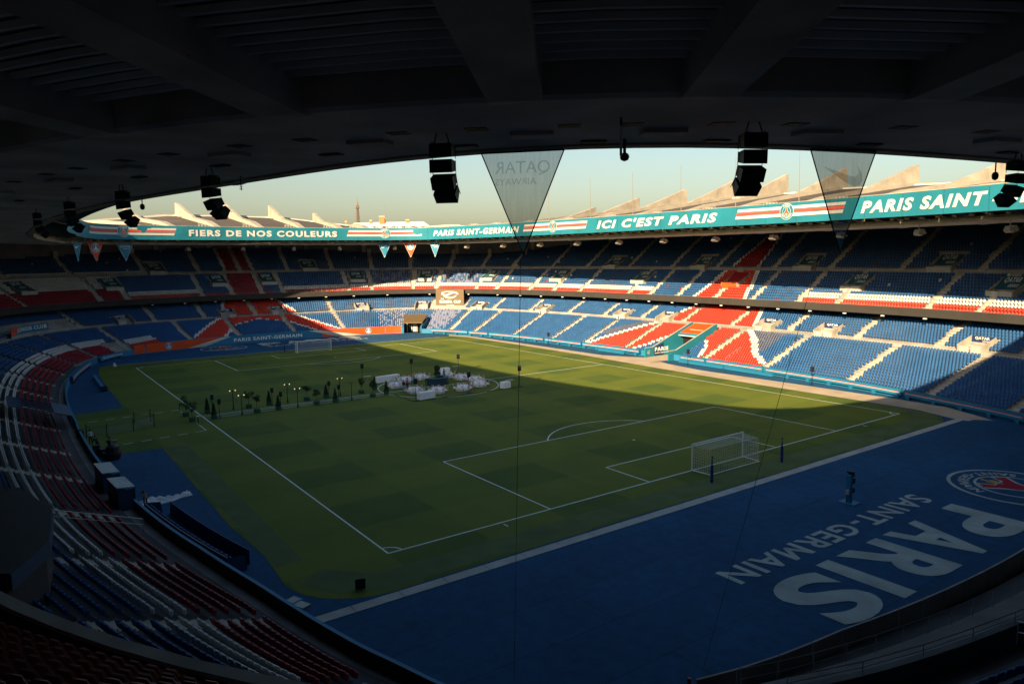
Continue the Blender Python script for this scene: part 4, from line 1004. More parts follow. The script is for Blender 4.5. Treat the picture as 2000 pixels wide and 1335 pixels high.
def dome(x, y, z0, lab):
    p = unproj(x, y, z0); e = empty('dome_camera', tuple(p), 0, label=lab, cat='camera')
    mb = MB(); mb.tube((0, 0, .1), (0, 0, -.3), .03, 'black', 6); mb.build('stem', e)
    mb = MB(); mb.lathe([(.03,-.28),(.1,-.32),(.13,-.4),(.13,-.5),(.1,-.58),(.03,-.62)], 'black', 10); mb.build('dome', e)
dome(277, 388, 23.08, 'small dark dome camera hanging under the roof edge at the left'); dome(1945, 322, 23.08, 'small dark dome camera hanging under the roof edge at the right')
p = unproj(1220, 278, 23.05); e = empty('roof_camera', tuple(p), 0, label='small round camera on a bracket at the middle of the near roof edge', cat='camera')
mb = MB(); mb.tube((0, 0, .1), (0, 0, -.35), .05, 'black', 6); mb.build('stem', e); mb = MB(); mb.lathe([(.03,-.3),(.12,-.36),(.15,-.44),(.12,-.53),(.03,-.57)], 'black', 10); mb.build('dome', e)
p = unproj(1213, 246, 22.9); q = unproj(1211, 289, 22.2)
e = empty('light_tube', tuple(p), 0, label='slim white tube lamp hanging beside the round roof camera', cat='lamp'); mb = MB(); mb.tube((0, 0, 0), (0, 0, -.75), .035, 'letter', 6); mb.build('tube', e); mb = MB(); mb.tube((0, 0, 0), (0, 0, .25), .03, 'black', 6); mb.build('stem', e)
p = unproj(470, 346, 23.1); e = empty('aerial', tuple(p), math.radians(-40), label='small television aerial hanging from the roof edge beside the left speaker array', cat='aerial')
mb = MB(); mb.tube((0, 0, .1), (0, 0, -.55), .025, 'black', 5); mb.tube((0, 0, -.28), (-.75, 0, -.42), .014, 'black', 4); mb.tube((0, 0, -.28), (.15, 0, -.25), .014, 'black', 4)
for k in range(5): mb.tube((.1-.18*k, -.18, -.27-.033*k), (.1-.18*k, .18, -.27-.033*k), .008, 'black', 4)
for z in (-.3, -.4, -.5): mb.tube((-.2, 0, z), (.2, 0, z), .008, 'black', 4)
mb.build('boom', e)
# fine cables hanging from the roof edge
for (x0, y0, x1, y1, lab) in ((1017, 505, 1004, 1330, 'thin dark cable falling from the central pennant to the blue turf'), (1600, 500, 1372, 1310, 'thin dark cable running from the swoosh pennant down towards the near corner')):
    a = unproj(x0, y0-5, 19.45) if False else None
    dz = FW+RT*(x0-1000)/FPX+UP*(667.5-y0)/FPX; tdist = 24.0/np.hypot(*dz[:2]); A = CAM+dz*tdist; B = unproj(x1, y1, .05)
    e = empty('cable', tuple(A), 0, label=lab, cat='cable'); mb = MB(); B = np.array(B)
    mb.tube((0, 0, 0), tuple(B-A), .009, 'black', 4); mb.build('wire', e)

# ---------------------------------------------------------------- perimeter boards, right side and corner
def board(s0, s1, d, z0, h, label, grp, base='bblue', feet=True, thick=.35, skin='boardteal'):
    sm = (s0+s1)/2; o = np.array(SP(sm, d, 0)); e = empty('perimeter_board', tuple(o), label=label, cat='board', group=grp)
    def loc(nm, mb): q = mb.build(nm, e); q.location = tuple(-o); return q
    mb = MB(); sweep(mb, lambda s: [(d+thick, z0), (d, z0), (d, z0+h), (d+thick*.8, z0+h), (d+thick, z0)], s0, s1, skin, ds=1); loc('panel', mb)
    for a, b, m in () if h < .6 else ((.50, .60, 'bred'), (.40, .475, 'bwhite')):
        mb = MB(); sweep(mb, lambda s: [(d-.012, z0+h*a), (d-.012, z0+h*b)], s0+.25, s1-.25, m, ds=1); loc('stripe', mb)
    if feet:
        for s in np.arange(s0+.6, s1-.3, 3.7): mb = MB(); mb.box((0, .15, z0/2), (.5, .35, z0), skin, SF(s, d, 0)); loc('foot', mb)
    return e
GB = 'teal perimeter boards with red and white stripe in front of the right stand'
segs = [(148.6,160.6),(160.9,167.4),(167.7,186.0),(186.3,198.0),(198.3,214.8),(225.0,230.8),(231.0,243.0),(243.4,266.8),(267.2,283.5),(284,300)]
ordn = ['far right corner tunnel', 'second aisle from the far corner', 'third and fourth aisles from the far corner', 'standing speaker at the far end of the right stand', 'left wall of the players tunnel', 'right wall of the players tunnel', 'red legs of the seat tower', 'wide blue blocks right of the tower', 'shadow edge on the right stand', 'near right corner in shade']
for (a, b), w_ in zip(segs, ordn): board(a, b, -.65, .42, .85, 'teal striped perimeter board by the '+w_, GB)
for i, (a, b) in enumerate(((204.5, 212), (226, 236), (236.3, 246))): board(a, b, -2.0, .12, .5, 'low blue board in front of the perimeter boards '+['left of the players tunnel', 'just right of the players tunnel', 'further right of the players tunnel'][i], 'low blue boards near the tunnel', feet=False)
# far end wall covering
e = empty('end_wall_banner', SP(105, 0, 0), label='long orange and blue banner with club name on the wall behind the far goal', cat='banner')
def lw(nm, mb): q = mb.build(nm, e); q.location = tuple(-np.array(SP(105, 0, 0))); return q
EW = lambda s, z, k=0: SP(s, -.06-.012*k, z)
def sec_(s0, s1, m, z0=.15, z1=1.95, nm='panel'): mb = MB(); sweep(mb, lambda s: [(-.06, z0), (-.06, z1)], s0, s1, m, ds=1.0); lw(nm, mb)
sec_(77.2, 79.6, 'orange'); sec_(80.0, 92.5, 'orange'); sec_(92.5, 120.5, 'bblue'); sec_(120.5, 136.4, 'orange'); sec_(136.6, 140.6, 'orange')
for (a, b, c_, d_, m) in ((92.5, 97.5, 90.5, 92.6, 'orange'), (93.2, 98.0, 89.0, 91.5, 'bwhite')):
    pass
mb = MB(); mb.add([EW(88.8,.15,1),EW(92.6,.15,1),EW(98.6,1.95,1),EW(96.8,1.95,1)], [(0,1,2,3)], 'bwhite'); mb.add([EW(92.4,.9,.5),EW(92.4,1.95,.5),EW(97,1.95,.5)], [(0,1,2)], 'orange'); lw('white_wedge', mb)
mb = MB(); mb.add([EW(116.8,1.95,1),EW(119.2,1.95,1),EW(130.5,.15,1),EW(124,.15,1)], [(0,1,2,3)], 'bwhite'); mb.add([EW(117.8,1.95,.4),EW(121,1.95,.4),EW(121,1.2,.4)], [(0,1,2)], 'orange'); lw('white_wedge', mb)
mb = MB(); put_text(mb, 'PARIS SAINT-GERMAIN', lambda x, y: EW(x, y, 2), 99.2, 115.4, .62, 1.45, 'letter', bold=.03); lw('lettering', mb)
for c_ in (84.8, 132.2): mb = MB(); crest(mb, lambda x, y, k: EW(c_+x, 1.05+y, 1+.6*k), 0, 0, .72, 'letter', 'bblue', 'letter', 'letter'); lw('crest', mb)
# junior club sign
def signwall(s0, s1, d, z0, z1, name, label):
    e = empty(name, SP((s0+s1)/2, d, z0), label=label, cat='sign'); o = np.array(SP((s0+s1)/2, d, z0))
    def L_(nm, mb): q = mb.build(nm, e); q.location = tuple(-o); return q
    return e, L_
e, L_ = signwall(64.2, 71.8, 13.9, 5.9, 7.35, 'club_sign', 'blue sign with a red corner and white JUNIOR CLUB lettering at the far left')
a, b = unproj(22, 656, 5.0), unproj(95, 640, 5.0)
d_ = 13.9; S0, S1 = 64.2, 71.8; mb = MB(); sweep(mb, lambda s: [(d_+.15, 4.8), (d_, 4.8), (d_, 5.85), (d_+.15, 5.85)], S0, S1+4, 'concrete', ds=1); L_('plinth', mb); mb = MB(); sweep(mb, lambda s: [(d_+.15, 5.9), (d_, 5.9), (d_, 7.35), (d_+.15, 7.35)], S0, S1, 'bblue', ds=1); L_('panel', mb)
JF = lambda s, z, k=0: SP(s, d_-.03-.02*k, z)
mb = MB(); mb.add([JF(S0, 5.9), JF(S0+1.1, 5.9), JF(S0+2.2, 7.35), JF(S0, 7.35)], [(0,1,2,3)], 'bred'); L_('red_corner', mb)
mb = MB(); put_text(mb, 'JUNIOR CLUB', lambda x, y: JF(x, y, 1), S0+1.6, S1-.3, 6.15, 7.12, 'letter', bold=.03); L_('lettering', mb); mb = MB(); put_text(mb, 'PSG', lambda x, y: JF(x, y, 1), S0+.25, S0+.95, 6.1, 6.35, 'letter'); L_('lettering', mb)
def lb(s0, s1, d, h, lab, txt=None, z0=.3):
    e = empty('corner_board', SP((s0+s1)/2, d, 0), label=lab, cat='board'); o = np.array(SP((s0+s1)/2, d, 0))
    mb = MB(); sweep(mb, lambda s: [(d+.25, z0), (d, z0), (d, z0+h), (d+.25, z0+h)], s0, s1, 'bblue', ds=1); q = mb.build('panel', e); q.location = tuple(-o)
    if txt: mb = MB(); put_text(mb, txt, lambda x, y: SP(x, d-.02, y), s0+1.2, s1-.8, z0+.2, z0+h-.2, 'letter', bold=.03); q = mb.build('lettering', e); q.location = tuple(-o)
    else: mb = MB(); sweep(mb, lambda s: [(d-.015, z0+h*.45), (d-.015, z0+h*.62)], s0+.3, s1-.3, 'bwhite', ds=1); sweep(mb, lambda s: [(d-.015, z0+h*.3), (d-.015, z0+h*.42)], s0+.3, s1-.3, 'bred', ds=1); q = mb.build('stripe', e); q.location = tuple(-o)
    for s in np.arange(s0+.5, s1, 2.2): mb = MB(); mb.box((0, .1, z0/2), (.2, .4, z0), 'black', SF(s, d, 0)); q = mb.build('foot', e); q.location = tuple(-o)
lb(65.6, 74.5, -.6, .8, 'blue corner board with white JUNIOR CLUB lettering at the far left corner', 'PSG JUNIOR CLUB')
lb(40, 60, -.5, .85, 'blue perimeter board with a thin stripe along the left touchline')
# tan screen in the far right corner
e = empty('event_screen', SP(148, 15.6, 0), label='tan screen with white EUROPA CUP logo hanging in the far right corner', cat='screen'); 
X_ = SF(147.95, 15.9, 0); inv = Matrix.Translation(-Vector(SP(148, 15.6, 0)))
mb = MB(); mb.box((0, 0, 8.15), (8.3, .35, 4.9), 'europa', inv @ X_); mb.build('panel', e)
TF = lambda x, y: tuple(inv @ X_ @ Vector((x, -.2, y)))
for t_, a_, b_, c_, d_, m_ in (('EUROPA', -3.0, .7, 6.75, 7.55, 'letter'), ('CUP', 1.2, 3.2, 6.75, 7.55, 'letter'), ('THE', -2.7, -1.8, 7.8, 8.1, 'letter'), ('PARIS', -1.0, 1.2, 6.1, 6.4, 'plank')):
    mb = MB(); put_text(mb, t_, TF, a_, b_, c_, d_, m_, bold=.035); mb.build('lettering', e)
mb = MB()
def ribbon(pts, w, m):
    n = len(pts)
    for i in range(n-1):
        (x0, y0), (x1, y1) = pts[i], pts[i+1]; a0, a1 = w(i/(n-1)), w((i+1)/(n-1)); mb.add([TF(x0, y0-a0), TF(x1, y1-a1), TF(x1, y1+a1), TF(x0, y0+a0)], [(0,1,2,3)], m)
ribbon([(-2.5+5.0*t, 9.45-.45*math.sin(t*6.28)-.2*t) for t in np.linspace(0, 1, 22)], lambda t: .10+.16*math.sin(t*PI), 'letter')
ribbon([(2.5*math.cos(a), 9.25+.75*math.sin(a)) for a in np.linspace(-.2, PI+.2, 26)], lambda t: .05+.12*abs(math.cos(t*PI)), 'letter')
for q_ in (.95, 1.25): ribbon([(2.1*math.cos(a), 9.35+q_*math.sin(a)) for a in np.linspace(PI+.35, 2*PI-.35, 20)], lambda t: .06, 'letter')
mb.build('logo', e)
mb = MB()
for x in (-3, 0, 3): mb.tube((x, .3, 5.0), (x, .3, 5.75), .08, 'metal', 5, X=inv @ X_)
mb.build('stand', e)
# ---------------------------------------------------------------- goals
def goal(sgn, label):
    e = empty('goal', (sgn*52.5, 0, 0), 0 if sgn > 0 else PI, label=label, cat='goal', group='football goals')
    r = .06; w, h, dp = 3.66, 2.44, 2.0
    mb = MB()
    for y in (-w, w): mb.tube((0, y, 0), (0, y, h+r), r, 'goal', 8)
    mb.tube((0, -w, h), (0, w, h), r, 'goal', 8); mb.build('goal_frame', e)
    mb = MB(); mb.tube((0, -w, .04), (dp, -w+.15, .04), .05, 'goal', 6); mb.tube((dp, -w+.15, .04), (dp, w-.15, .04), .05, 'goal', 6); mb.tube((dp, w-.15, .04), (0, w, .04), .05, 'goal', 6); mb.build('ground_frame', e)
    # net: cords as real strands plus a veil
    mb = MB(); q = .0085; st = .26
    def P_(u, v): # u along width, v: 0..1 top back edge, sag
        return (dp*.92*v, u*(1-.04*v), h-.03-.10*math.sin(PI*v)-.12*v)
    ys = np.arange(-w, w+.01, st); 
    for y in ys:
        for i in range(5): mb.tube(P_(y, i/5), P_(y, (i+1)/5), q, 'net_cord', 3, caps=False)
        mb.tube(P_(y, 1), (dp, y*.96, .06), q, 'net_cord', 3, caps=False)
    for i in range(8): v = i/7; mb.tube(P_(-w, v), P_(w, v), q, 'net_cord', 3, caps=False)
    for i in range(1, 9): t = i/9; z = (h-.15)*(1-t)+.06*t; x = dp*(.92+.08*t); mb.tube((x, -w*.96, z), (x, w*.96, z), q, 'net_cord', 3, caps=False)
    for sy in (-1, 1):
        for i in range(1, 9): z = (h-.1)*i/9; mb.tube((0, sy*w, z), (dp*.96, sy*w*.97, z), q, 'net_cord', 3, caps=False)
        for i in range(1, 8): x = dp*i/8; mb.tube((x, sy*w*.985, .06), (x*.95, sy*w*.98, h-.06-.1*i/8), q, 'net_cord', 3, caps=False)
    mb.build('net', e)
    mb = MB(); mb.add([(0,-w,h-.03),(dp*.92,-w*.96,h-.16),(dp*.92,w*.96,h-.16),(0,w,h-.03),(dp,-w*.96,.06),(dp,w*.96,.06),(0,-w,.05),(0,w,.05)], [(0,1,2,3),(1,4,5,2),(6,0,1,4),(7,3,2,5)], 'net'); mb.build('net_veil', e)
MT['net_cord'] = mat('net_cord', (.62,.66,.64), .8)
goal(-1, 'white football goal with net at the near end'); goal(1, 'white football goal with net at the far end')
for x, y, nm in ((-55.9,5.1,'left of the near goal'), (-55.9,-5.0,'right of the near goal'), (55.9,5.3,'left of the far goal'), (55.9,-5.0,'right of the far goal')):
    e = empty('net_pole', (x, y, 0), label='dark blue padded net pole standing '+nm, cat='pole', group='net poles behind the goals')
    mb = MB(); mb.tube((0, 0, 0), (0, 0, 1.55), .13, 'bluepole', 8); mb.build('padding', e); mb = MB(); mb.tube((0, 0, 1.5), (0, 0, 2.35), .06, 'bluepole', 6); mb.box((0, 0, 2.1), (.09, .09, .12), 'letter'); mb.build('pole', e)
    sg = 1 if x > 0 else -1
    o = MB(); o.tube((0, 0, 2.2), (-sg*(abs(x)-54.4), (3.5 if y > 0 else -3.5)-y, 2.3), .012, 'black', 3); o.build('guy_cord', e)

# ---------------------------------------------------------------- people (continuous skinned bodies)
def person(x, y, rz, label, top, bottom, pose='stand', h=1.74, z=0.02, hairm='hair'):
    e = empty('person', (x, y, z), rz, label=label, cat='person')
    k = h/1.74; sw = rng.uniform(-.05, .05)
    J = dict(pel=(0, 0, .93), ch=(0, .01, 1.22), nk=(0, 0, 1.45), hd=(0, .02, 1.60), ht=(0, .01, 1.70), hl=(-.10, 0, .90), hr=(.10, 0, .90), kl=(-.12, .04+sw, .50), kr=(.12, .03-sw, .50), al=(-.13, -.02+sw, .08), ar=(.13, -.03-sw, .08), tl=(-.14, .13+sw, .04), tr=(.15, .12-sw, .04),
             sl=(-.18, 0, 1.40), sr=(.18, 0, 1.40), el=(-.25, -.02, 1.12), er=(.25, -.02, 1.12), wl=(-.26, .10, .88), wr=(.26, .10, .88), fl=(-.26, .14, .79), fr=(.26, .14, .79))
    if pose == 'lean': 
        for q in ('ch','nk','hd','ht','sl','sr'): a = J[q]; J[q] = (a[0], a[1]+(a[2]-.93)*.55, a[2]-(a[2]-.93)*.16)
        J.update(el=(-.24, .30, 1.05), er=(.24, .30, 1.05), wl=(-.2, .50, 1.0), wr=(.2, .50, 1.0), fl=(-.18, .6, .98), fr=(.18, .6, .98))
    if pose == 'hold': J.update(el=(-.26, .04, 1.12), er=(.26, .04, 1.12), wl=(-.12, .28, 1.15), wr=(.12, .28, 1.15), fl=(-.06, .34, 1.2), fr=(.06, .34, 1.2))
    if pose == 'walk': J.update(kl=(-.1, .22, .52), al=(-.1, .25, .08), tl=(-.1, .4, .05), kr=(.1, -.08, .5), ar=(.1, -.34, .14), tr=(.1, -.26, .05))
    R_ = dict(pel=.15, ch=.155, nk=.062, hd=.098, ht=.075, hl=.10, hr=.10, kl=.066, kr=.066, al=.047, ar=.047, tl=.04, tr=.04, sl=.075, sr=.075, el=.047, er=.047, wl=.035, wr=.035, fl=.036, fr=.036)
    E_ = [('pel','ch'),('ch','nk'),('nk','hd'),('hd','ht'),('pel','hl'),('pel','hr'),('hl','kl'),('kl','al'),('al','tl'),('hr','kr'),('kr','ar'),('ar','tr'),('ch','sl'),('ch','sr'),('sl','el'),('el','wl'),('wl','fl'),('sr','er'),('er','wr'),('wr','fr')]
    nm = list(J); me = bpy.data.meshes.new('b'); me.from_pydata([tuple(c*k for c in J[n]) for n in nm], [(nm.index(a), nm.index(b)) for a, b in E_], [])
    o = bpy.data.objects.new('b', me); COL.objects.link(o); md = o.modifiers.new('s', 'SKIN'); 
    for i, n in enumerate(nm): sv = me.skin_vertices[0].data[i]; sv.radius = (R_[n]*k, R_[n]*k*(.72 if n in ('pel', 'ch') else 1)); sv.use_root = n == 'pel'
    o.modifiers.new('u', 'SUBSURF').levels = 1; dg = bpy.context.evaluated_depsgraph_get(); dg.update(); m2 = bpy.data.meshes.new_from_object(o.evaluated_get(dg))
    bpy.data.objects.remove(o); m2.name = 'body'; m2.materials.clear()
    for m in ('skin', top, bottom, 'black'): m2.materials.append(MT[m])
    hz = J['nk'][2]*k-.01
    for p in m2.polygons:
        c = p.center; d_hand = min((c-Vector(J[q])*k).length for q in ('fl', 'fr')); p.use_smooth = True
        p.material_index = 0 if c.z > hz or d_hand < .08 else 1 if c.z > .95*k else 3 if c.z < .11 else 2
        if .8*k < c.z <= .95*k and abs(c.x) > .2*k: p.material_index = 1
    link('body', m2, e)
    mb = MB(); hc = Vector(J['hd'])*k; X_ = Matrix.Translation(hc+Vector((0, -.012, .035)))
    mb.lathe([(.085,-.06),(.108,-.01),(.108,.05),(.085,.1),(.04,.125)], hairm, 10, X=X_); mb.build('hair', e, True); return e
person(-.9, 6.4, math.radians(200), 'person in dark jacket and light blue trousers at the left end of the dining tables', 'suit', 'sky_top')
person(.5, 5.1, math.radians(120), 'person in a pink top and dark trousers standing between the tables', 'pink', 'suit', 'hold')
person(1.9, 3.6, math.radians(150), 'person in a light blue top bending over a table', 'sky_top', 'jeans', 'lean')
person(2.2, .9, math.radians(240), 'person in a white shirt standing at the left end of the round bar', 'whiteshirt', 'suit')
person(4.7, -3.7, math.radians(170), 'person in black standing in front of the tall white table behind the bar', 'suit', 'suit', 'walk')
person(-6.9, 46.9, math.radians(250), 'person in a white shirt on the left touchline beside the black bin', 'whiteshirt', 'suit')
person(-10.4, 46.6, math.radians(300), 'person in dark clothes leaning over equipment on the left touchline', 'suit', 'suit', 'lean')
person(-12.2, 45.7, math.radians(270), 'person in dark clothes holding a white sheet beside the camera gear', 'suit', 'suit', 'hold')
person(-32.3, 45.5, math.radians(60), 'person crouched over crumpled white fabric beside the dugouts', 'tan', 'suit', 'lean', 1.5)

# ---------------------------------------------------------------- dining area in the centre circle
ch = MB()
for sx in (-1, 1):
    ch.tube((sx*.19, .19, 0), (sx*.18, .22, .95), .02, 'wood', 4); ch.tube((sx*.19, -.19, 0), (sx*.19, -.19, .45), .02, 'wood', 4)
ch.box((0, 0, .46), (.42, .42, .05), 'cloth'); ch.box((0, .21, .92), (.40, .03, .08), 'wood'); ch.box((0, .215, .72), (.05, .02, .36), 'wood'); ch.box((-.1, .215, .72), (.03, .02, .36), 'wood'); ch.box((.1, .215, .72), (.03, .02, .36), 'wood')
CH = ch.build('dining_chair'); first = True
cl = MB()
def cloth_round(R, H, n=40):
    mb = MB(); vs_ = [(0, 0, H)]; rings = ((R*.6, H), (R, H), (R+.015, H-.04), (R+.05, H*.5), (R+.1, .06))
    for j, (r_, z_) in enumerate(rings):
        for i in range(n):
            a = 2*PI*i/n; w = (.055*math.sin(a*11)+.02*math.sin(a*5+1))*max(0, j-1.5)/2.5; vs_.append(((r_+w)*math.cos(a), (r_+w)*math.sin(a), z_))
    fs = [(0, 1+i, 1+(i+1) % n) for i in range(n)]+[(1+j*n+i, 1+(j+1)*n+i, 1+(j+1)*n+(i+1) % n, 1+j*n+(i+1) % n) for j in range(4) for i in range(n)]
    mb.add(vs_, fs, 'cloth'); return mb
CLM = None; TBL = None
places = [(2.8,5.9,'furthest left of the ring, behind the pointed topiary'), (6.2,2.5,'behind the person in the dark jacket'), (-2.8,5.6,'in front left, behind the standing speaker'), (6.9,-.7,'at the back left of the round bar'), (-5.0,3.0,'at the front, behind the long white buffet'), (5.9,-4.9,'at the back in front of the tall white table'),
          (-5.6,-.9,'at the front right of the bar'), (2.4,-5.6,'at the back right with four others near it'), (-4.4,-4.6,'furthest right of the ring'), (-.6,-6.3,'just behind the furthest right table')]
for i, (x, y, w_) in enumerate(places):
    t = empty('dining_table', (x, y, .02), label='round dining table '+w_, cat='table', group='round dining tables in the centre circle')
    if TBL is None:
        mb = MB(); mb.lathe([(.88,.70),(.88,.74)], 'wood', 24); TBL = [mb.build('tabletop', t)]; mb = MB(); mb.tube((0, 0, 0), (0, 0, .7), .06, 'metal', 6); mb.box((0, 0, .02), (.6, .6, .04), 'metal'); TBL.append(mb.build('pedestal', t))
        mb = MB()
        for q in range(10): a = 2*PI*q/10; X_ = Matrix.Translation((.68*math.cos(a), .68*math.sin(a), .765)); mb.lathe([(.12,0),(.13,.015)], 'whiteshirt', 8, X=X_); mb.lathe([(.05,.015),(.075,.07),(.01,.24)], 'whiteshirt', 6, X=X_); mb.tube((.5*math.cos(a+.2), .5*math.sin(a+.2), .765), (.5*math.cos(a+.2), .5*math.sin(a+.2), .95), .02, 'glass', 4, .035)
        PSM = mb.build('place_settings', t); tag(PSM, kind='stuff')
    else:
        for q in TBL+[PSM]: c = q.copy(); COL.objects.link(c); c.parent = t
    if CLM is None: o = cloth_round(.95, .762).build('tablecloth', smooth=True); CLM = o
    else: o = CLM.copy(); COL.objects.link(o)
    o.location = (x, y, .02); tag(o, 'white tablecloth on the table '+w_, 'tablecloth', 'white tablecloths of the dining tables')
    for q in range(10):
        a = 2*PI*(q+.5*(i % 2))/10+rng.uniform(-.04, .04); c = CH if first else CH.copy()
        if not first: COL.objects.link(c)
        first = False; rr = 1.28+rng.uniform(-.04, .08); c.location = (x+rr*math.cos(a), y+rr*math.sin(a), .02); c.rotation_euler = (0, 0, a-PI/2+rng.uniform(-.1, .1))
        tag(c, 'pale wooden chair around the table '+w_, 'chair', 'chairs around the table '+w_)
def buffet(x, y, lx, ly, h, rz, label):
    e = empty('buffet_table', (x, y, .02), rz, label=label, cat='table')
    mb = MB(); n = 30; P_ = []
    per = [(-lx/2, -ly/2), (lx/2, -ly/2), (lx/2, ly/2), (-lx/2, ly/2)]; pts = []
    for i in range(4):
        a, b = per[i], per[(i+1) % 4]
        for j in range(10): pts.append((a[0]+(b[0]-a[0])*j/10, a[1]+(b[1]-a[1])*j/10))
    n = len(pts); vs_ = []
    for j, z_ in enumerate((h, h-.03, h*.5, .03)):
        for i, (a, b) in enumerate(pts): w = 1+(.035*math.sin(i*2.1)+.02*math.sin(i*.9))*(j/3)/max(.6, min(lx, ly)); vs_.append((a*w*(1+.01*(j > 0)), b*w*(1+.02*(j > 0)), z_))
    mb.add(vs_, [tuple(range(n))]+[(j*n+i, (j+1)*n+i, (j+1)*n+(i+1) % n, j*n+(i+1) % n) for j in range(3) for i in range(n)], 'cloth'); mb.build('cloth_cover', e); 
    mb = MB()
    for sx in (-1, 1):
        for sy in (-1, 1): mb.tube((sx*lx*.42, sy*ly*.4, 0), (sx*lx*.42, sy*ly*.4, h-.03), .03, 'metal', 5)
    mb.build('trestle', e); return e
buffet(8.6, 5.0, .8, 2.6, .98, .1, 'long white draped buffet table at the far left of the dining circle'); buffet(8.9, 2.9, .8, 1.2, .98, .1, 'short white draped table beside the long far left buffet')
buffet(-7.5, 6.3, .9, 2.5, 1.0, .12, 'long white draped buffet table at the front left of the dining circle'); buffet(8.0, -5.6, .8, 1.9, 1.25, 0, 'tall white draped table behind the round bar')
buffet(-7.9, -6.9, .9, 1.4, .95, .1, 'small white draped table to the right of the dining circle')
for x, y, lb_ in ((9.7, -9.0, 'small wooden side table at the back right of the dining circle'), (-7.6, -8.0, 'small wooden side table beside the small draped table on the right'), (9.6, 7.4, 'small wooden side table at the far left beside the long buffet')):
    e = empty('side_table', (x, y, .02), label=lb_, cat='table'); mb = MB(); mb.box((0, 0, 1.05), (.7, 1.2, .05), 'wood'); mb.build('tabletop', e); mb = MB(); mb.tube((0, -.4, 0), (0, .4, 1.03), .03, 'wood', 5); mb.tube((0, .4, 0), (0, -.4, 1.03), .03, 'wood', 5); mb.build('trestle', e)
# round bar
e = empty('round_bar', (1.8, -.6, .02), label='dark curved bar counter in the middle of the dining circle', cat='bar')
mb = MB(); n = 16; vs_ = []
for i in range(n+1):
    a = math.radians(100+230*i/n)
    for r_, z_ in ((1.9, 0), (1.9, 1.05), (1.35, 1.05), (1.35, 0)): vs_.append((r_*math.cos(a), r_*math.sin(a), z_))
mb.add(vs_, [(i*4+j, i*4+4+j, i*4+4+(j+1) % 4, i*4+(j+1) % 4) for i in range(n) for j in range(4)]+[(0,1,2,3), (n*4+3, n*4+2, n*4+1, n*4)], 'bar'); mb.build('counter', e)
mb = MB(); vs_ = []
for i in range(n+1):
    a = math.radians(99+232*i/n)
    for r_, z_ in ((2.0, 1.055), (2.0, 1.1), (1.25, 1.1), (1.25, 1.055)): vs_.append((r_*math.cos(a), r_*math.sin(a), z_))
mb.add(vs_, [(i*4+j, i*4+4+j, i*4+4+(j+1) % 4, i*4+(j+1) % 4) for i in range(n) for j in range(4)]+[(0,1,2,3), (n*4+3, n*4+2, n*4+1, n*4)], 'signteal'); mb.build('worktop', e)

# ---------------------------------------------------------------- plants
def leaf_cloud(mb, m, pts, size):
    for p in pts:
        n = Vector(rng.normal(0, 1, 3)).normalized(); a = n.orthogonal().normalized(); b = n.cross(a); s_ = size*rng.uniform(.6, 1.3)
        p = Vector(p); mb.add([tuple(p-a*s_), tuple(p-b*s_*.6), tuple(p+a*s_), tuple(p+b*s_*.6)], [(0,1,2,3)], m)
def planter(e, w=.55, h=.5):
    mb = MB(); mb.hexa([(-w*.45,-w*.45,.06),(w*.45,-w*.45,.06),(w*.45,w*.45,.06),(-w*.45,w*.45,.06),(-w/2,-w/2,h),(w/2,-w/2,h),(w/2,w/2,h),(-w/2,w/2,h)], 'planter')
    for sx in (-1, 1):
        for sy in (-1, 1): mb.box((sx*w*.44, sy*w*.44, h*.55), (.07, .07, h*1.1), 'planter')
    mb.build('planter_box', e)
NB = [32.4, 24.7, 17.2, 9.3]
def side(x): return 'on the near side of the path' if x < 0 else 'on the far side of the path'
seq4 = ['closest to the left touchline', 'second from the left touchline', 'third from the left touchline', 'closest to the dining circle']
for i, ys in enumerate(((33.0, 33.1), (25.1, 25.1), (17.1, 17.3), (9.1, 9.3))):
    for x, y in ((2.1, ys[0]), (-1.8, ys[1])):
        if i == 3: x = 3.3 if x > 0 else -1.1
        e = empty('cone_topiary', (x, y, .02), label='cone topiary %s, %s' % (side(x), seq4[i]), cat='plant', group='clipped cones along the path'); planter(e)
        mb = MB(); P_ = []
        for q in range(420): t = rng.random(); z_ = .5+1.45*t; r_ = .34*(1-t)+.03; a = rng.uniform(0, 2*PI); rr = r_*math.sqrt(rng.uniform(.5, 1.1)); P_.append((rr*math.cos(a), rr*math.sin(a), z_))
        mb.lathe([(.28,.48),(.16,1.2),(.02,1.85)], 'topiary' if False else 'foliage2', 8); leaf_cloud(mb, 'foliage2', P_, .075); mb.build('crown', e); mb = MB(); mb.tube((0, 0, .4), (0, 0, .7), .03, 'trunk', 5); mb.build('trunk', e)
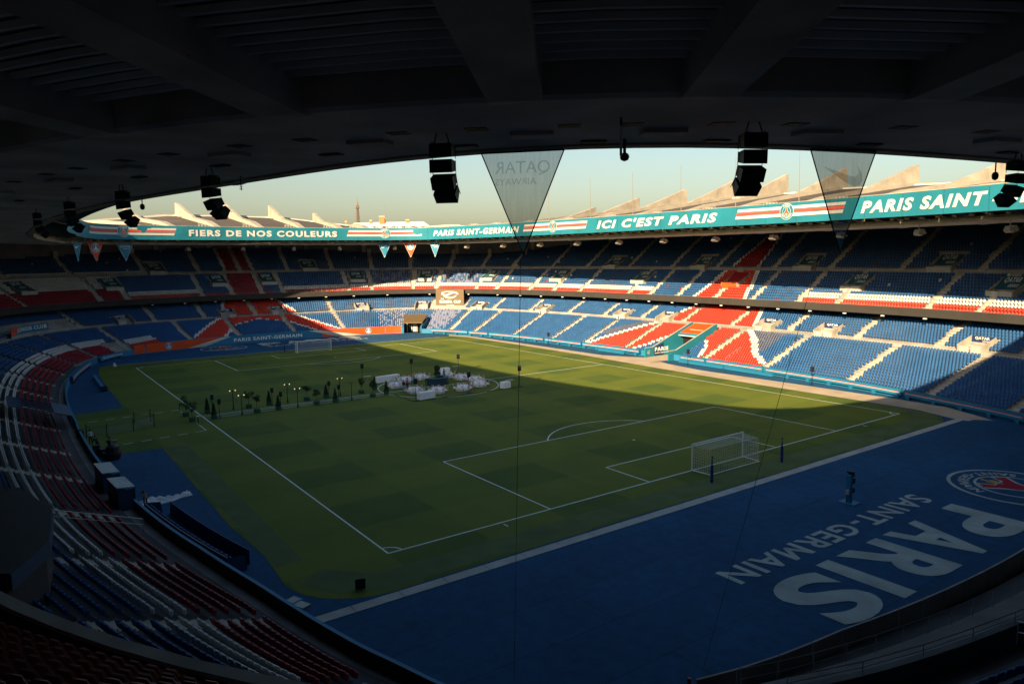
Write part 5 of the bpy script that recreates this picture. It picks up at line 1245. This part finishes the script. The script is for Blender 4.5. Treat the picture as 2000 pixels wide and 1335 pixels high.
for i, ys in enumerate(((35.6, 35.6), (27.8, 27.8), (19.9, 19.9), (11.8, 11.7))):
    for x, y in ((2.0, ys[0]), (-1.7, ys[1])):
        hh = rng.uniform(1.5, 1.75); R_ = rng.uniform(.48, .62)
        e = empty('potted_tree', (x, y, .02), label='round potted tree %s, %s' % (side(x), seq4[i]), cat='plant', group='small potted trees along the path'); planter(e, .62, .5)
        mb = MB(); mb.tube((0, 0, .4), (.03, .02, hh-.1), .035, 'trunk', 6, .022)
        for q in range(6): a = 2*PI*q/6+rng.uniform(-.3, .3); mb.tube((.02, .01, hh-.4+.05*q), (R_*.7*math.cos(a), R_*.7*math.sin(a), hh+rng.uniform(-.05, .4)), .018, 'trunk', 4, .006)
        mb.build('trunk', e); mb = MB(); P_ = []
        cl_ = [(rng.normal(0, R_*.45), rng.normal(0, R_*.45), hh+.15+rng.normal(0, .22)) for _ in range(9)]
        for c_ in cl_:
            for q in range(60): v_ = rng.normal(0, 1, 3); v_ /= np.linalg.norm(v_); P_.append(tuple(np.array(c_)+v_*rng.uniform(.1, .30)))
        leaf_cloud(mb, 'foliage', P_, .07); mb.build('crown', e)
e = empty('potted_tree', (3.9, -2.0, .02), label='tall dark double-ball shrub rising behind the round bar', cat='plant'); planter(e, .7, .6)
mb = MB(); P_ = []
for c_, r_ in (((0, 0, 1.2), .5), ((0, 0, 2.05), .45)):
    for q in range(420): v_ = rng.normal(0, 1, 3); v_ /= np.linalg.norm(v_); P_.append(tuple(np.array(c_)+v_*r_*rng.uniform(.8, 1.05)))
leaf_cloud(mb, 'foliage2', P_, .1); mb.build('crown', e); mb = MB(); mb.tube((0, 0, .5), (0, 0, 2.0), .04, 'trunk', 5); mb.build('trunk', e)
# street lamps and speakers on stands
seq3 = ['nearest the left touchline', 'midway along the row', 'nearest the dining circle']
for i, y in enumerate((29.7, 22.5, 14.9)):
    for x in (2.3, -1.8):
        e = empty('street_lamp', (x, y, .02), label='twin-headed lamp post %s, %s' % (side(x), seq3[i]), cat='lamp', group='lamp posts along the path')
        mb = MB(); mb.lathe([(.22,0),(.22,.05),(.09,.12),(.07,.5),(.045,.6),(.04,2.45)], 'black', 8); mb.build('post', e)
        mb = MB(); mb.tube((0, -.34, 2.42), (0, .34, 2.42), .022, 'black', 5); mb.tube((0, 0, 2.4), (0, 0, 2.6), .03, 'black', 5); mb.build('arm', e)
        for yy in (-.34, .34):
            mb = MB(); mb.lathe([(.035,2.45),(.06,2.49),(.06,2.53),(.035,2.57)], 'black' if i == 2 and x < 0 else 'bulb', 8, c=(0, yy)); mb.build('lantern', e)
def stand_speaker(x, y, label, h=2.05, rz=0.0, sc=1.0):
    e = empty('speaker_stand', (x, y, .02), rz, label='stand of the '+label, cat='stand'); mb = MB(); mb.tube((0, 0, 0), (0, 0, h), .035, 'black', 5); mb.build('pole', e); mb = MB(); mb.box((0, 0, .025), (.5, .5, .05), 'black'); mb.build('base', e)
    s_ = empty('loudspeaker', (x, y, .02+h), rz, label=label, cat='loudspeaker'); mb = MB(); mb.hexa([(-.16*sc,-.2*sc,0),(.16*sc,-.14*sc,0),(.16*sc,.14*sc,0),(-.16*sc,.2*sc,0),(-.16*sc,-.2*sc,.66*sc),(.16*sc,-.14*sc,.66*sc),(.16*sc,.14*sc,.66*sc),(-.16*sc,.2*sc,.66*sc)], 'black'); mb.build('cabinet', s_)
    mb = MB(); mb.box((-.17*sc, 0, .33*sc), (.02, .34*sc, .58*sc), 'dark'); mb.build('grille', s_)
for i, y in enumerate((32.4, 24.7, 16.7)):
    for x in (2.0, -1.6): stand_speaker(x, y, 'small loudspeaker %s, %s' % (side(x), seq3[i]), 1.7)
for x, y, lb_ in ((10.2, 8.0, 'black loudspeaker at the far left of the dining circle'), (10.0, -.6, 'black loudspeaker behind the back left dining tables'), (-7.8, 8.1, 'black loudspeaker in front of the front left dining table'), (9.5, -9.3, 'black loudspeaker at the back right beside the side table'), (-7.7, -.6, 'black loudspeaker in front of the front right dining table'), (-7.8, -9.6, 'black loudspeaker alone at the right end of the black cable')): stand_speaker(x, y, lb_, 2.3, 0, 1.15)
for s, lb_ in ((189.3, 'grey loudspeaker by the far end of the right stand'), (228.3, 'grey loudspeaker right of the players tunnel'), (253.4, 'grey loudspeaker at the boards right of the tower of red seats')):
    p = SP(s, -2.2, 0); stand_speaker(p[0], p[1], lb_, 1.9, math.radians(90), 1.2)

# ---------------------------------------------------------------- left touchline
for i, (x, y) in enumerate(((-2.6,46.9),(-3.6,45.0),(-2.7,42.2),(-1.4,39.8),(1.7,41.5),(1.8,39.7),(5.8,35.6),(-3.9,35.4))):
    nmz = ['nearest the bin', 'at the near corner of the low net', 'in the middle of the low net', 'at the end of the low net', 'on the far side of the low net', 'next to the net end', 'at the far dashed line by the touchline', 'at the near dashed line by the touchline'][i]
    e = empty('barrier_post', (x, y, .02), label='dark barrier post '+nmz, cat='post', group='posts of the low barrier'); h = 1.45 if i < 6 else 1.0
    mb = MB(); mb.tube((0, 0, 0), (0, 0, h), .05, 'black', 6); mb.build('post', e); mb = MB(); mb.box((0, 0, .02), (.3, .3, .04), 'black'); mb.build('base', e)
    if i == 7: mb = MB(); mb.box((0, 0, h), (.34, .34, .06), 'letter'); mb.build('cap', e)
def low_net(pts, lab):
    a = np.array(pts[0]); e = empty('barrier_net', (a[0], a[1], 0), label=lab, cat='net')
    for p, q in zip(pts[:-1], pts[1:]):
        mb = MB(); A = (p[0]-a[0], p[1]-a[1]); B = (q[0]-a[0], q[1]-a[1]); mb.add([(*A, .15), (*B, .15), (*B, 1.15), (*A, 1.15)], [(0,1,2,3)], 'net'); mb.build('netting', e)
        mb = MB(); mb.tube((*A, 1.16), (*B, 1.16), .022, 'bluepole', 4); mb.build('top_cord', e)
low_net([(-2.6,46.9),(-3.6,45.0),(-2.7,42.2),(-1.4,39.8),(1.8,39.7)], 'low dark net barrier on the grass at the left touchline'); low_net([(1.7,41.5),(-1.4,39.8)], 'short net panel closing the end of the low barrier')
e = empty('bin', (-3.6, 47.6, .02), label='round black bin by the left stand entrance', cat='bin'); mb = MB(); mb.lathe([(.3,0),(.36,.05),(.4,1.0),(.42,1.05),(.36,1.08)], 'black', 12); mb.build('drum', e); mb = MB(); mb.lathe([(.34,1.08),(.2,1.16)], 'dark', 12); mb.build('lid', e)
e = empty('equipment_pile', (-12.9, 46.3, .02), label='dark pile of camera and sound equipment under a black cover by the left touchline', cat='equipment')
for dx, dy, sx_, sy_, sz, m in ((0,0,.9,.7,.8,'black'),(-1.0,-.2,.7,.9,.6,'dark'),(.7,.6,.5,.5,1.1,'black')): mb = MB(); mb.box((dx, dy, sz/2), (sx_, sy_, sz), m, rz=.3); mb.build('case', e)
mb = MB()
for k in range(3): mb.tube((-.3, -.9, 1.3), (-.3+.45*math.cos(k*2.1), -.9+.45*math.sin(k*2.1), 0), .025, 'black', 4)
mb.box((-.3, -.9, 1.42), (.25, .6, .28), 'antenna'); mb.build('tripod', e)
mb = MB(); mb.lathe([(.6,0),(.75,.6),(.6,1.3),(.15,1.5)], 'black', 10, X=Matrix.Translation((-1.9, -.6, 0))); mb.build('cover', e)
def dugout(s0, s1, label, roof):
    e = empty('dugout', SP((s0+s1)/2, -.9, 0), label=label, cat='dugout', group='technical dugouts on the left touchline'); o = np.array(SP((s0+s1)/2, -.9, 0))
    def L_(nm, mb): q = mb.build(nm, e); q.location = tuple(-o); return q
    O_ = 1.25 if roof else 0
    mb = MB(); sweep(mb, lambda s: [(O_, .9), (O_-.05, 1.15 if not roof else 1.9), (O_-.15, 1.15 if not roof else 1.9), (O_-.15, .02)], s0, s1, 'dugblue', ds=1); L_('back_panel', mb)
    for s in (s0, s1): mb = MB(); A = [SP(s, O_, 0), SP(s, O_-1.3, 0), SP(s, O_-1.2, 1.85 if roof else 1.0), SP(s, O_, 1.9 if roof else 1.2)]; mb.add(A, [(0,1,2,3)], 'dugblue'); L_('side_panel', mb)
    n = max(2, int((s1-s0)/.62))
    for i in range(n):
        s = s0+(s1-s0)*(i+.5)/n; X_ = SF(s, O_-.65, .05) ; st_ = MB(); st_.box((0, 0, .35), (.44, .45, .1), 'blue', X_); st_.box((0, .2, .65), (.44, .08, .6), 'blue', X_); L_('bench_seat', st_)
    if roof:
        n = 5
        for i in range(n):
            a, b = s0+(s1-s0)*i/n, s0+(s1-s0)*(i+1)/n-.05; mb = MB(); mb.hexa([SP(a, O_+.05, 2.07), SP(b, O_+.05, 2.07), SP(b, O_-1.25, 1.95), SP(a, O_-1.25, 1.95), SP(a, O_+.05, 2.13), SP(b, O_+.05, 2.13), SP(b, O_-1.25, 2.01), SP(a, O_-1.25, 2.01)], 'plank'); L_('roof_sheet', mb)
        mb = MB(); mb.tube(SP(s0, O_-1.2, 1.92), SP(s1, O_-1.2, 1.92), .05, 'dugblue', 5)
        for s in (s0, s1): mb.tube(SP(s, O_-1.2, 0), SP(s, O_-1.2, 1.92), .05, 'dugblue', 5)
        L_('frame', mb)
    else:
        mb = MB(); sweep(mb, lambda s: [(-1.7, .0), (-1.75, 1.0), (-1.8, 1.0), (-1.8, 0)], s0+.6, s1-.4, 'dugblue', ds=1); L_('front_panel', mb)
dugout(409.0, 412.9, 'covered dugout with grey corrugated roof nearest the camera crew', True); dugout(403.8, 407.3, 'covered dugout with light grey roof beside the blue boards', True); dugout(386.8, 401.6, 'long open dugout without roof nearest the near left corner', False)
# the structure of the left tier passage (far left)
e = empty('stair_shelter', SP(4, 4, 0), label='blue framed shelter over the passage through the left lower tier', cat='shelter'); o = np.array(SP(4, 4, 0))
for i in range(6): s = 1+i*1.3; mb = MB(); mb.tube(SP(s, .6, .5), SP(s, .6, 2.0), .06, 'dugblue', 5); mb.tube(SP(s, .6, 2.0), SP(s, 6.5, 4.0), .06, 'dugblue', 5); q = mb.build('frame', e); q.location = tuple(-o)
mb = MB(); sweep(mb, lambda s: [(.5, 2.0), (2.2, 2.6), (2.2, 2.65), (.5, 2.06)], .5, 8.2, 'dugblue'); sweep(mb, lambda s: [(5.2, 3.5), (6.5, 4.0)], .5, 8.2, 'dugblue'); q = mb.build('canopy', e); q.location = tuple(-o)
# crumpled white sheet
mb = MB(); nx, ny = 34, 22; ex = np.array((-32.2, 45.3)); ax = np.array((.35, -.93)); bx = np.array((.93, .35)); vs_ = []
ph = rng.uniform(0, 6, 12)
for i in range(nx+1):
    for j in range(ny+1):
        u, v = i/nx, j/ny; wd = .75+.5*math.sin(u*5+1)+.15*math.sin(u*13); c = ex+ax*(u*4.4-.9)+bx*((v-.5)*wd*1.6+.25*math.sin(u*6))
        zz = .12+.22*abs(math.sin(u*17+v*7+ph[0]))*abs(math.sin(v*9-u*6+ph[1]))+.25*math.exp(-((u-.25)**2+(v-.5)**2)*14)+.08*math.sin(31*u+19*v)
        vs_.append((c[0], c[1], zz*(1-abs(2*v-1)**4)))
mb.add(vs_, [(i*(ny+1)+j, (i+1)*(ny+1)+j, (i+1)*(ny+1)+j+1, i*(ny+1)+j+1) for i in range(nx) for j in range(ny)], 'cloth'); tag(mb.build('plastic_sheet'), 'crumpled white sheet spilling from the dugouts over the blue turf', 'sheet')
# bench boards on the blue turf at the left
a = unproj(184, 737); b = unproj(204, 765); e = empty('low_bench', tuple(a), math.atan2(b[1]-a[1], b[0]-a[0]), label='low dark blue bench lying on the blue turf at the far left corner', cat='bench'); L_ = float(np.hypot(*(b-a)[:2]))
mb = MB(); mb.box((L_/2, 0, .45), (L_, .5, .08), 'bblue'); mb.build('seat', e)
for q in (0.1, .5, .9): mb = MB(); mb.box((L_*q, 0, .2), (.1, .4, .4), 'dark'); mb.build('leg', e)
mb = MB(); mb.box((L_*.97, 0, .4), (.7, .8, .75), 'black'); mb.build('box', e)
# broadcast camera post behind the near goal
e = empty('camera_post', (-65.7, .6, 0), label='blue camera pedestal with black remote cameras on the blue turf behind the near goal', cat='camera')
mb = MB(); mb.box((0, 0, .03), (1.3, 1.1, .05), 'bblue'); mb.build('base_plate', e); mb = MB(); mb.box((0, .1, 1.15), (.35, .32, 2.2), 'bblue'); mb.build('column', e)
for z_, y_ in ((2.3, -.12), (1.75, -.28), (1.0, -.26)): mb = MB(); mb.box((0, y_, z_), (.35, .3, .42), 'black'); mb.tube((0, y_, z_+.1), (.35, y_, z_+.1), .08, 'black', 6); mb.build('camera_head', e)
mb = MB(); mb.box((-.05, .42, .95), (.25, .18, .35), 'gate'); mb.tube((0, .4, .1), (0, .4, .8), .03, 'black', 4); mb.build('junction_box', e)
for x, y, rz, lb_ in ((-55.4, 41.4, .4, 'small white marker frame lying on the blue turf at the near left corner'), (-56.4, 37.7, 1.2, 'small dark board with white print standing on the turf edge')):
    e = empty('marker_board', (x, y, .04), rz, label=lb_, cat='board')
    mb = MB()
    if x > -56: mb.box((0, 0, .05), (.8, .8, .08), 'bblue'); mb.box((0, 0, .1), (.6, .6, .02), 'gate'); mb.build('frame', e); mb = MB(); mb.box((-.8, .1, .04), (.8, .6, .06), 'gate'); mb.build('panel', e)
    else: mb.hexa([(-.3,-.2,0),(.3,-.2,0),(.3,-.14,0),(-.3,-.14,0),(-.3,.0,.7),(.3,.0,.7),(.3,.05,.7),(-.3,.05,.7)], 'dark'); mb.build('panel', e); mb = MB(); mb.add([(-.2,-.17,.12),(.2,-.17,.12),(.2,-.1,.34),(-.2,-.1,.34)], [(0,1,2,3)], 'gate'); mb.build('print', e)
e = empty('bag', tuple(unproj(224, 715, .0)), label='small white bag at the far left corner of the pitch', cat='bag'); mb = MB(); mb.hexa([(-.4,-.3,0),(.4,-.3,0),(.4,.3,0),(-.4,.3,0),(-.3,-.15,.6),(.3,-.15,.6),(.3,.15,.7),(-.3,.15,.6)], 'whiteshirt'); mb.build('bag_body', e); mb = MB(); mb.tube((-.2, 0, .6), (.2, 0, .75), .03, 'black', 4); mb.build('strap', e)
# near front wall boards behind the near goal
e = empty('near_wall_boards', SP(340, 0, 0), label='row of dark grey boards along the curved wall behind the near goal', cat='board'); o = np.array(SP(340, 0, 0))
bd = list(np.linspace(325.0, 358.0, 17))
for i in range(len(bd)-1):
    mb = MB(); A, B = bd[i], bd[i+1]-.05; mb.hexa([SP(A, FO(A)+.1, 0), SP(B, FO(B)+.1, 0), SP(B, FO(B)+.2, 0), SP(A, FO(A)+.2, 0), SP(A, FO(A)+.1, 1.75), SP(B, FO(B)+.1, 1.75), SP(B, FO(B)+.2, 1.75), SP(A, FO(A)+.2, 1.75)], 'terrace'); q = mb.build('board_panel', e); q.location = tuple(-o)
mb = MB(); mb.tube(SP(358.2, 2.5, 0), SP(358.2, 2.5, 1.8), .09, 'crimson', 5); q = mb.build('end_post', e); q.location = tuple(-o)
# dark commentary box in the near left lower tier
e = empty('commentary_box', SP(384, 12.5, 0), label='dark box-shaped cabin with a blue edge in the near left lower tier', cat='cabin'); o = np.array(SP(384, 12.5, 0))
def lk(nm, mb): q = mb.build(nm, e); q.location = tuple(-o)
R_ = [(391.5,9.5),(386.3,9.4),(382.1,10.9),(379.6,13.2),(380.5,14.0),(391.5,14.0)]
def ngon(z0, z1, m, gr=0):
    mb = MB(); n_ = len(R_); vs_ = [SP(s, d-gr, z0) for s, d in R_]+[SP(s, d-gr, z1) for s, d in R_]
    mb.add(vs_, [tuple(range(n_))[::-1], tuple(range(n_, 2*n_))]+[(i, (i+1) % n_, n_+(i+1) % n_, n_+i) for i in range(n_)], m); return mb
lk('cabin_shell', ngon(4.0, 6.95, 'dark')); lk('cabin_roof', ngon(6.95, 7.05, 'dark', .15))
mb = MB()
for a, b in zip(R_[1:3], R_[2:4]): mb.hexa([SP(a[0], a[1]-.2, 6.3), SP(b[0], b[1]-.2, 6.3), SP(b[0], b[1]-.16, 6.3), SP(a[0], a[1]-.16, 6.3), SP(a[0], a[1]-.2, 7.0), SP(b[0], b[1]-.2, 7.0), SP(b[0], b[1]-.16, 7.0), SP(a[0], a[1]-.16, 7.0)], 'dugblue')
lk('roof_edge', mb)

# ---------------------------------------------------------------- beyond the stadium
def lattice_tower():
    dz = FW+RT*(697-1000)/FPX+UP*(667.5-382)/FPX; u_ = dz[:2]/np.hypot(*dz[:2]); Dd = 3900; c = CAM[:2]+u_*Dd; ztop = CAM[2]+Dd*dz[2]/np.hypot(*dz[:2])
    e = empty('lattice_tower', (c[0], c[1], -20), math.atan2(u_[1], u_[0])+.35, label='distant brown iron lattice tower on the horizon left of the chimneys', cat='tower'); H = ztop+20
    prof = [(0, 62), (57, 33), (115, 17.5), (180, 9.5), (240, 6.2), (276, 4.6)]; sc_ = H/330
    W_ = lambda z: float(np.interp(z, [p[0] for p in prof], [p[1] for p in prof]))
    for sx in (-1, 1):
        for sy in (-1, 1):
            mb = MB(); zs = np.linspace(0, 276, 24)
            for a, b in zip(zs[:-1], zs[1:]):
                wa, wb = W_(a), W_(b); th = lambda z: 6.5*(1-z/276)+1.3
                mb.tube((sx*wa*sc_, sy*wa*sc_, a*sc_), (sx*wb*sc_, sy*wb*sc_, b*sc_), th(a)*sc_*.5, 'tower', 4, th(b)*sc_*.5)
            mb.build('leg', e)
    mb = MB(); zs = np.linspace(57, 276, 30)
    for a, b in zip(zs[:-1], zs[1:]):
        for sx, sy, tx_, ty_ in ((-1,-1,1,-1),(1,-1,1,1),(1,1,-1,1),(-1,1,-1,-1)):
            wa, wb = W_(a), W_(b); P_ = (sx*wa*sc_, sy*wa*sc_, a*sc_); Q_ = (tx_*wb*sc_, ty_*wb*sc_, b*sc_); mb.tube(P_, Q_, .9, 'tower', 3); mb.tube((tx_*wa*sc_, ty_*wa*sc_, a*sc_), (sx*wb*sc_, sy*wb*sc_, b*sc_), .9, 'tower', 3); mb.tube(P_, (tx_*wa*sc_, ty_*wa*sc_, a*sc_), .8, 'tower', 3)
    tag(mb.build('bracing', e), kind='stuff')
    for z_, w_, h_ in ((57, 36, 6), (115, 20, 5), (274, 8.8, 6), (281, 6.5, 8)): mb = MB(); mb.box((0, 0, z_*sc_), (2*w_*sc_, 2*w_*sc_, h_*sc_), 'tower'); mb.build('platform', e)
    mb = MB(); mb.lathe([(5.2*sc_, 285*sc_), (4.6*sc_, 292*sc_), (2.2*sc_, 299*sc_), (1.2*sc_, 302*sc_), (.9*sc_, 315*sc_), (.4*sc_, 330*sc_)], 'tower', 8); mb.build('antenna', e)
lattice_tower()
def facing(x, y, Dd):
    dz = FW+RT*(x-1000)/FPX+UP*(667.5-y)/FPX; k = Dd/np.hypot(*dz[:2]); return CAM+dz*k
Dd = 330; pL = facing(680, 437, Dd); pR = facing(845, 437, Dd); base = (pL+pR)/2; u_ = (pR-pL)[:2]/np.hypot(*(pR-pL)[:2]); Wd = float(np.hypot(*(pR-pL)[:2])); zr = base[2]
e = empty('apartment_building', (base[0], base[1], 0), math.atan2(u_[1], u_[0]), label='pale apartment building with a zinc roof, dormers and brick chimneys behind the far stand', cat='building')
mb = MB(); mb.box((0, 7, (zr-2.2)/2), (Wd, 14, zr-2.2), 'stone'); mb.build('wall', e)
mb = MB(); z0 = zr-2.2; mb.hexa([(-Wd/2-.3,-.4,z0),(Wd/2+.3,-.4,z0),(Wd/2+.3,14,z0),(-Wd/2-.3,14,z0),(-Wd/2+2.5,3,zr+.7),(Wd/2-4,3,zr+1.1),(Wd/2-4,10,zr+1.1),(-Wd/2+2.5,10,zr+.7)], 'zinc'); rf = mb.build('roof', e)
mb = MB()
for x in np.arange(-Wd/2+1, Wd/2-1, 1.5): mb.add([(x-.04,-.4,z0+.05),(x+.04,-.4,z0+.05),(x*.9+.04,2.98,zr+.78),(x*.9-.04,2.98,zr+.78)], [(0,1,2,3)], 'antenna')
mb.build('roof_seam', rf)
for x in np.arange(-Wd/2+7, Wd/2-4, 4.3):
    mb = MB(); mb.add([(x-1.4,-.5,z0),(x+1.4,-.5,z0),(x+1.4,-.5,z0+1.1),(x,-.5,z0+1.6),(x-1.4,-.5,z0+1.1),(x-1.4,2.2,z0+1.1),(x,2.2,z0+1.6),(x+1.4,2.2,z0+1.1)], [(0,1,2,3,4),(4,3,6,5),(3,2,7,6)], 'rooflight'); d_ = mb.build('dormer', rf)
    mb = MB(); mb.box((x, -.52, z0+.55), (1.3, .06, .8), 'dark'); mb.build('window', rf)
def chim(px, w, h, dpt=1.4):
    q = facing(px, 437, Dd); x = float(((q-base)[:2])@u_); mb = MB(); mb.box((x, 3, zr+h/2-.3), (w, dpt, h+.6), 'brick'); mb.box((x, 3, zr+h+.05), (w+.3, dpt+.3, .2), 'stone')
    for k in range(max(1, int(w/.7))): mb.tube((x-w/2+.4+k*.7, 3, zr+h), (x-w/2+.4+k*.7, 3, zr+h+.35), .14, 'brick', 6)
    mb.build('chimney', rf)
chim(746, 2.3, 3.3, 2.2); chim(724, .9, 1.6); chim(796, 1.3, 1.8); chim(675, .7, 1.2); chim(750.5, .8, 2.5)
mb = MB(); q = facing(752.5, 437, Dd); x = float(((q-base)[:2])@u_); mb.tube((x, 3.5, zr), (x, 3.5, zr+8.5), .06, 'antenna', 4); q = facing(725.5, 437, Dd); x = float(((q-base)[:2])@u_); mb.tube((x, 3.5, zr), (x, 3.5, zr+3.6), .06, 'antenna', 4); mb.build('aerial', rf)
for px, w in ((866, 26), (640, 10)):
    q = facing(px, 440, 420); e = empty('apartment_building', (q[0], q[1], 0), 0, label='low pale rooftop seen just above the banner '+('right of the chimneys' if px > 700 else 'left of the lattice tower'), cat='building'); mb = MB(); mb.box((0, 0, q[2]/2), (w, 12, q[2]-1), 'stone'); mb.build('wall', e); mb = MB(); mb.hexa([(-w/2,-6.3,q[2]-1),(w/2,-6.3,q[2]-1),(w/2,6.3,q[2]-1),(-w/2,6.3,q[2]-1),(-w/2+2,-3,q[2]),(w/2-2,-3,q[2]),(w/2-2,3,q[2]),(-w/2+2,3,q[2])], 'zinc'); mb.build('roof', e)
